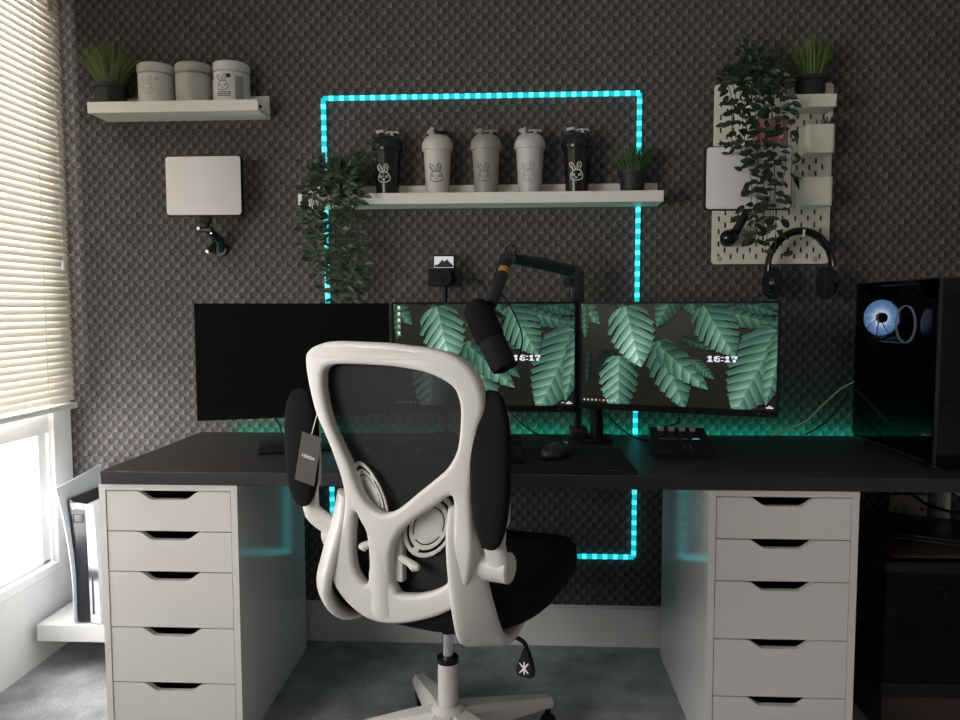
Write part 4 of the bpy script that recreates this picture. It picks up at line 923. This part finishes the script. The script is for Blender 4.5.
Y0, TT = -.225, math.tan(R(9))
def bend(bm, dy=0, curv=.55):
    for v_ in bm.verts:
        x, y, z = v_.co; v_.co = Vector((x, y+Y0-(z-.5)*TT+dy+curv*x*x*max(0, min(1, (z-.6)/.25)), z))
    return bm
put('back_frame', bend(plate([OUT, TOP, LL, LR], .005, .0115, 4, 4)), CHW, ch, angle=50)
MESH = mixmat('black_chair_mesh', .86, (.016, .014, .015), .8)
def inset(lp, d):
    c = Vector((sum(a for a, _ in lp)/len(lp), sum(z for _, z in lp)/len(lp))); return [(c.x+(a-c.x)*d, c.y+(z-c.y)*d) for a, z in lp]
bm_ = plate([inset(OUT, .955)], .0006, .0002, 1, 3); bmesh.ops.subdivide_edges(bm_, edges=[e for e in bm_.edges if e.calc_length() > .08], cuts=3)
fm = B()   # mesh cloth as one curved sheet: grid clipped to the outline
import mathutils.geometry as mg
poly = [(p.x, p.y) for p in spline([(a, z, 0) for a, z in inset(OUT, .955)], 3, True)]
def inside(x, z):
    c = False; n = len(poly); j = n-1
    for i in range(n):
        xi, zi = poly[i]; xj, zj = poly[j]
        if (zi > z) != (zj > z) and x < (xj-xi)*(z-zi)/(zj-zi)+xi: c = not c
        j = i
    return c
gv = {}
NXg, NZg = 60, 90
for i in range(NXg):
    for j in range(NZg):
        x = -.18+.42*i/NXg; z = .46+.63*j/NZg
        if inside(x, z): 
            ks = [(i, j), (i+1, j), (i+1, j+1), (i, j+1)]
            for kk in ks:
                if kk not in gv:
                    xx_, zz_ = -.18+.42*kk[0]/NXg, .46+.63*kk[1]/NZg
                    gv[kk] = fm.verts.new((xx_, .030+.012*math.cos((zz_-.72)*7), zz_))
            fm.faces.new([gv[kk] for kk in ks])
bm_.free(); put('mesh_back', bend(fm, 0, .35), MESH, ch)
# lumbar pads with slots
def pad_slots(cx, cz, rx, rz_, tilt):
    ct, st = math.cos(tilt), math.sin(tilt)
    def P(r, a): x, z = rx*r*math.cos(a), rz_*r*math.sin(a); return (cx+x*ct-z*st, cz+x*st+z*ct)
    loops = [[P(1, R(a)) for a in range(0, 360, 15)]]
    for r0, r1, segs in ((.76, .86, 3), (.56, .61, 3)):
        for k in range(segs):
            a0 = 360/segs*k+8+(30 if r0 > .7 else 0); a1 = a0+360/segs-18
            loops.append([P(r1, R(a0+(a1-a0)*q/8)) for q in range(9)]+[P(r0, R(a1-(a1-a0)*q/8)) for q in range(9)])
    return loops
for cx, cz, rx, rz_, tl in ((.076, .694, .050, .078, R(-30)), (-.058, .752, .036, .074, R(25))):
    b = plate(pad_slots(cx, cz, rx, rz_, tl), .0015, .0008, 1, 1, False)
    for v_ in b.verts: v_.co.y += Y0-(v_.co.z-.5)*TT+.018+.5*abs(v_.co.x)**1.5
    put('lumbar_pad', b, CHW, ch)
# lumbar height mount behind the spine, with its knobs
def yb(z, d=0): return Y0-(z-.5)*TT+d
put('spine', tube(B(), spline([(-.026, yb(.715, .004), .715), (-.030, yb(.66, -.003), .66), (-.032, yb(.58, -.008), .58), (-.036, yb(.51, -.006), .51), (-.036, yb(.49, -.004), .49)], 5), [.010, .013, .016, .019, .021]+[.024]*5+[.028]*5+[.031]*5+[.02], 20, flat=(Vector((0, 1, 0)), .5)), CHW, ch)
b = box(B(), -.012, .014, yb(.62, .012), yb(.62, .032), .565, .695, .004); put('lumbar_mount', b, CHW, ch)
for s, z in ((1, .612), (-1, .640)):
    x1 = .060 if s > 0 else -.082; xm = .010 if s > 0 else -.045
    put('lumbar_knob', tube(B(), [(xm, yb(z, .012), z+.006), ((xm+x1)/2, yb(z, .004), z+.002), (x1-s*.010, yb(z, 0), z-.004), (x1, yb(z, 0), z-.004)], [.009, .008, .0105, .006], 14), CHW, ch)
# side brackets, arm pivots and flipped arms
def band(rows, ht=.011):
    """rows of (centre, width vector, half width): a swept flat band with rounded edges"""
    C_ = spline([r[0] for r in rows], 5); W_ = spline([r[1] for r in rows], 5); H_ = spline([(r[2], r[3], 0) for r in rows], 5); b = B(); rg = []; n = len(C_)
    for i in range(n):
        t = (C_[min(i+1, n-1)]-C_[max(i-1, 0)]).normalized(); w = (W_[i]-t*W_[i].dot(t)).normalized(); q = t.cross(w); ring = []
        for k in range(20):
            a = 2*math.pi*k/20; c_, s_ = math.cos(a), math.sin(a)
            ring.append(b.verts.new(C_[i]+w*H_[i].x*math.copysign(abs(c_)**.75, c_)+q*H_[i].y*math.copysign(abs(s_)**.75, s_)))
        rg.append(ring)
    for q0, q1 in zip(rg[:-1], rg[1:]):
        for k in range(20): b.faces.new((q0[k], q0[(k+1) % 20], q1[(k+1) % 20], q1[k]))
    for ring, f in ((rg[0], 1), (rg[-1], -1)):
        c = b.verts.new(sum((v.co for v in ring), Vector())/20+(C_[0]-C_[1] if f > 0 else C_[-1]-C_[-2])*.6)
        for k in range(20): b.faces.new((ring[k], ring[(k+1) % 20], c))
    return b
for s_ in (1, -1):
    tl = (-.016, -.016, -.012, -.008) if s_ > 0 else (.052, .040, .012, -.010); o_ = .0
    put('side_bracket', band([((s_*.172+tl[0], -.250, .750), (s_*.8, .6, 0), .020, .011), ((s_*.176+tl[1], -.242, .690), (s_*.75, .65, 0), .034, .013), ((s_*.182+tl[2], -.236, .600), (s_*.7, .7, 0), .042, .014),
        ((s_*.186+tl[3], -.222, .520), (s_*.7, .7, 0), .046, .015), ((s_*.184+tl[3], -.180, .458), (s_*.8, .6, 0), .046, .016), ((s_*.186+o_, -.110, .436), (s_*.95, .2, 0), .036, .015), ((s_*.200+o_, -.02, .466), (s_*1, .1, 0), .024, .013), ((s_*.208+o_, .050, .492), (s_*1, .0, 0), .015, .011)]), CHW, ch, angle=60)
for z_ in (.690, .610): put('bracket_bolt', tube(B(), [(.150, -.252+(.69-z_)*.08, z_), (.148, -.262+(.69-z_)*.08, z_)], [.014, .012], 18), CHW, ch)
def arm(s, xp, xpad, zb, zt_, zp):
    a_ = [(xp, -.215, zp-.012), (xp+s*.012, -.222, zp+.018), (xpad-s*.004, -.232, zp+.052), (xpad, -.236, zb+.03), (xpad, -.236, zb+.10)]
    put('arm_support', tube(B(), spline(a_, 5), [.026]*6+[.024]*5+[.022]*5+[.020]*5, 18, flat=(Vector((0, 1, 0)), .55)), CHW, ch)
    put('arm_pivot', tube(B(), [(xp-s*.030, -.205, zp), (xp+s*.032, -.205, zp), (xp+s*.036, -.205, zp)], [.031, .031, .027], 28), CHW, ch)
    b = B(); bmesh.ops.create_uvsphere(b, u_segments=28, v_segments=28, radius=1)
    hz = (zt_-zb)/2; zc_ = (zt_+zb)/2
    for v_ in b.verts:
        c = v_.co.copy(); f = abs(c.z)**1.0; sx = math.copysign(abs(c.x)**.75, c.x); sy = math.copysign(abs(c.y)**.6, c.y)
        v_.co = Vector((xpad+.041*sx*(1-.10*c.z*(-1)), -.262+.020*sy, zc_+hz*math.copysign(abs(c.z)**.80, c.z)))
    put('arm_pad', b, FAB, ch, angle=80)
    b = plate([rrect(xpad-.030, xpad+.030, zb+.03, zt_-.03, .028)], .003, .003, 2, 1, False); bmesh.ops.translate(b, verts=b.verts, vec=(0, -.238, 0)); put('arm_shell', b, CHW, ch)
arm(1, .216, .232, .675, .988, .622); arm(-1, -.160, -.220, .712, .972, .640)
# hang tag on the left arm
tagm = Matrix.Translation((-.180, -.292, .826)) @ Matrix.Rotation(R(12), 4, 'Y')
hg = put('hang_tag', box(B(), -.026, .026, -.001, .001, -.054, .054, .0004, mtx=tagm), mat('dark_grey_tag', (.055, .050, .046), .7), ch, False)
b = text_bm('HBADA', .010, .0002)
b.transform(tagm @ Matrix.Translation((0, -.0016, .004))); put('tag_text', b, WP, ch, False)
put('tag_string', tube(B(), [(-.172, -.290, .878), (-.168, -.27, .93)], .0012, 6), WP, ch)
# seat
def superell(n=48, a=.275, b_=.285, p=2.9):
    out = []
    for k in range(n):
        t_ = 2*math.pi*k/n; c_, s_ = math.cos(t_), math.sin(t_)
        out.append((a*math.copysign(abs(c_)**(2/p), c_), b_*math.copysign(abs(s_)**(2/p), s_)))
    return out
b = B(); base = superell(); rings = []
for sc, z in ((.0, .405), (.62, .405), (.86, .412), (.95, .428), (.985, .45), (1.0, .472), (.985, .492), (.94, .505), (.80, .513), (.5, .510), (.0, .506)):
    if sc == 0: rings.append([b.verts.new((.002, .058, z+.050))]); continue
    rings.append([b.verts.new((.002+x*sc, .058+y*sc, z+.050-.022*max(0, y/.262)**3*sc+(.012*(x/.262)**2 if z > .48 else 0)-.012*max(0, -y/.262))) for x, y in base])
for q, w2 in zip(rings[:-1], rings[1:]):
    n = len(base)
    for k in range(n):
        k2 = (k+1) % n
        if len(q) == 1: b.faces.new((q[0], w2[k2], w2[k]))
        elif len(w2) == 1: b.faces.new((q[k], q[k2], w2[0]))
        else: b.faces.new((q[k], q[k2], w2[k2], w2[k]))
put('seat', b, FAB, ch, angle=80)
put('seat_mechanism', box(B(), -.06, .06, -.06, .12, .385, .46, .008), BLK, ch)
put('gas_lift_rod', tube(B(), [(0, 0, .27), (0, 0, .36)], .0135, 24), CHROME, ch)
put('lift_collar', tube(B(), [(0, 0, .288), (0, 0, .300)], .0265, 28), BLK, ch)
put('lift_sleeve', tube(B(), [(0, 0, .12), (0, 0, .288)], .0245, 28), CHW, ch)
put('base_hub', lathe(B(), [(0, .085), (.045, .088), (.050, .12), (.046, .165), (.034, .178), (.026, .182)], (0, 0, 0), 32), CHW, ch)
ad = Vector((math.sin(0), 0, 0))
for k in range(5):
    a = R(38.3+CA*180/math.pi*0+72*k)+CA; d = Vector((math.cos(a), math.sin(a), 0)); n_ = Vector((-d.y, d.x, 0))
    b = B(); L = .325; secs = []
    for f, hw_, zt_, zb_ in ((.08, .036, .172, .10), (.3, .032, .158, .098), (.6, .027, .134, .092), (.88, .022, .110, .082), (1.0, .019, .100, .076)):
        p = d*L*f; secs.append([b.verts.new(p+n_*s_*hw_*q+Vector((0, 0, z_))) for s_, q, z_ in ((-1, 1, zb_), (-1, 1, zt_-.014), (-1, .6, zt_), (1, .6, zt_), (1, 1, zt_-.014), (1, 1, zb_))])
    for q, w2 in zip(secs[:-1], secs[1:]):
        for i in range(6): b.faces.new((q[i], q[(i+1) % 6], w2[(i+1) % 6], w2[i]))
    b.faces.new(secs[0][::-1]); b.faces.new(secs[-1]); put('base_leg', b, CHW, ch, angle=40)
    c_ = d*(L*.985)
    cs = put('caster', tube(tube(B(), [c_+Vector((0, 0, .055)), c_+Vector((0, 0, .085))], .008, 12), [c_-n_*.008+Vector((0, 0, .030)), c_+n_*.008+Vector((0, 0, .030))], .022, 20), BLK, ch)
    for s_ in (-1, 1):
        put('caster_wheel', tube(B(), [c_+n_*s_*.008+Vector((0, 0, .030)), c_+n_*s_*.022+Vector((0, 0, .030)), c_+n_*s_*.026+Vector((0, 0, .030))], [.030, .030, .024], 24), BLK, cs)
        rg = [c_+n_*s_*.0265+Vector((0, 0, .030))+d*.021*math.cos(R(q))+Vector((0, 0, .021*math.sin(R(q)))) for q in range(0, 361, 20)]
        put('wheel_ring', tube(B(), rg, .0028, 8, False), CHW, cs)
# height lever with paddle
put('height_lever', tube(B(), spline([(.06, .02, .392), (.14, .0, .388), (.192, -.01, .384), (.208, -.012, .374), (.209, -.012, .362)], 4), .0052, 12), BLK, ch)
pd = plate([[(.204, .366), (.214, .366), (.222, .345), (.229, .322), (.229, .306), (.222, .300), (.196, .300), (.187, .306), (.187, .322), (.196, .345)]], .005, .003, 2, 2); bmesh.ops.translate(pd, verts=pd.verts, vec=(0, -.012, 0))
pdl = put('lever_paddle', pd, BLKM, ch)
b = B()
for q, (ex, ez) in enumerate(((-.012, .012), (.010, .014), (-.012, -.012), (.010, -.010), (0, .016), (0, -.014))):
    tube(b, [(.208, -.0215, .322), (.208+ex, -.0215, .322+ez)], [.0028, .0014], 6, flat=(Vector((0, 1, 0)), .2))
put('lever_symbol', b, WP, ch)

for o in bpy.data.objects:
    if '_loc' in o: del o['_loc']
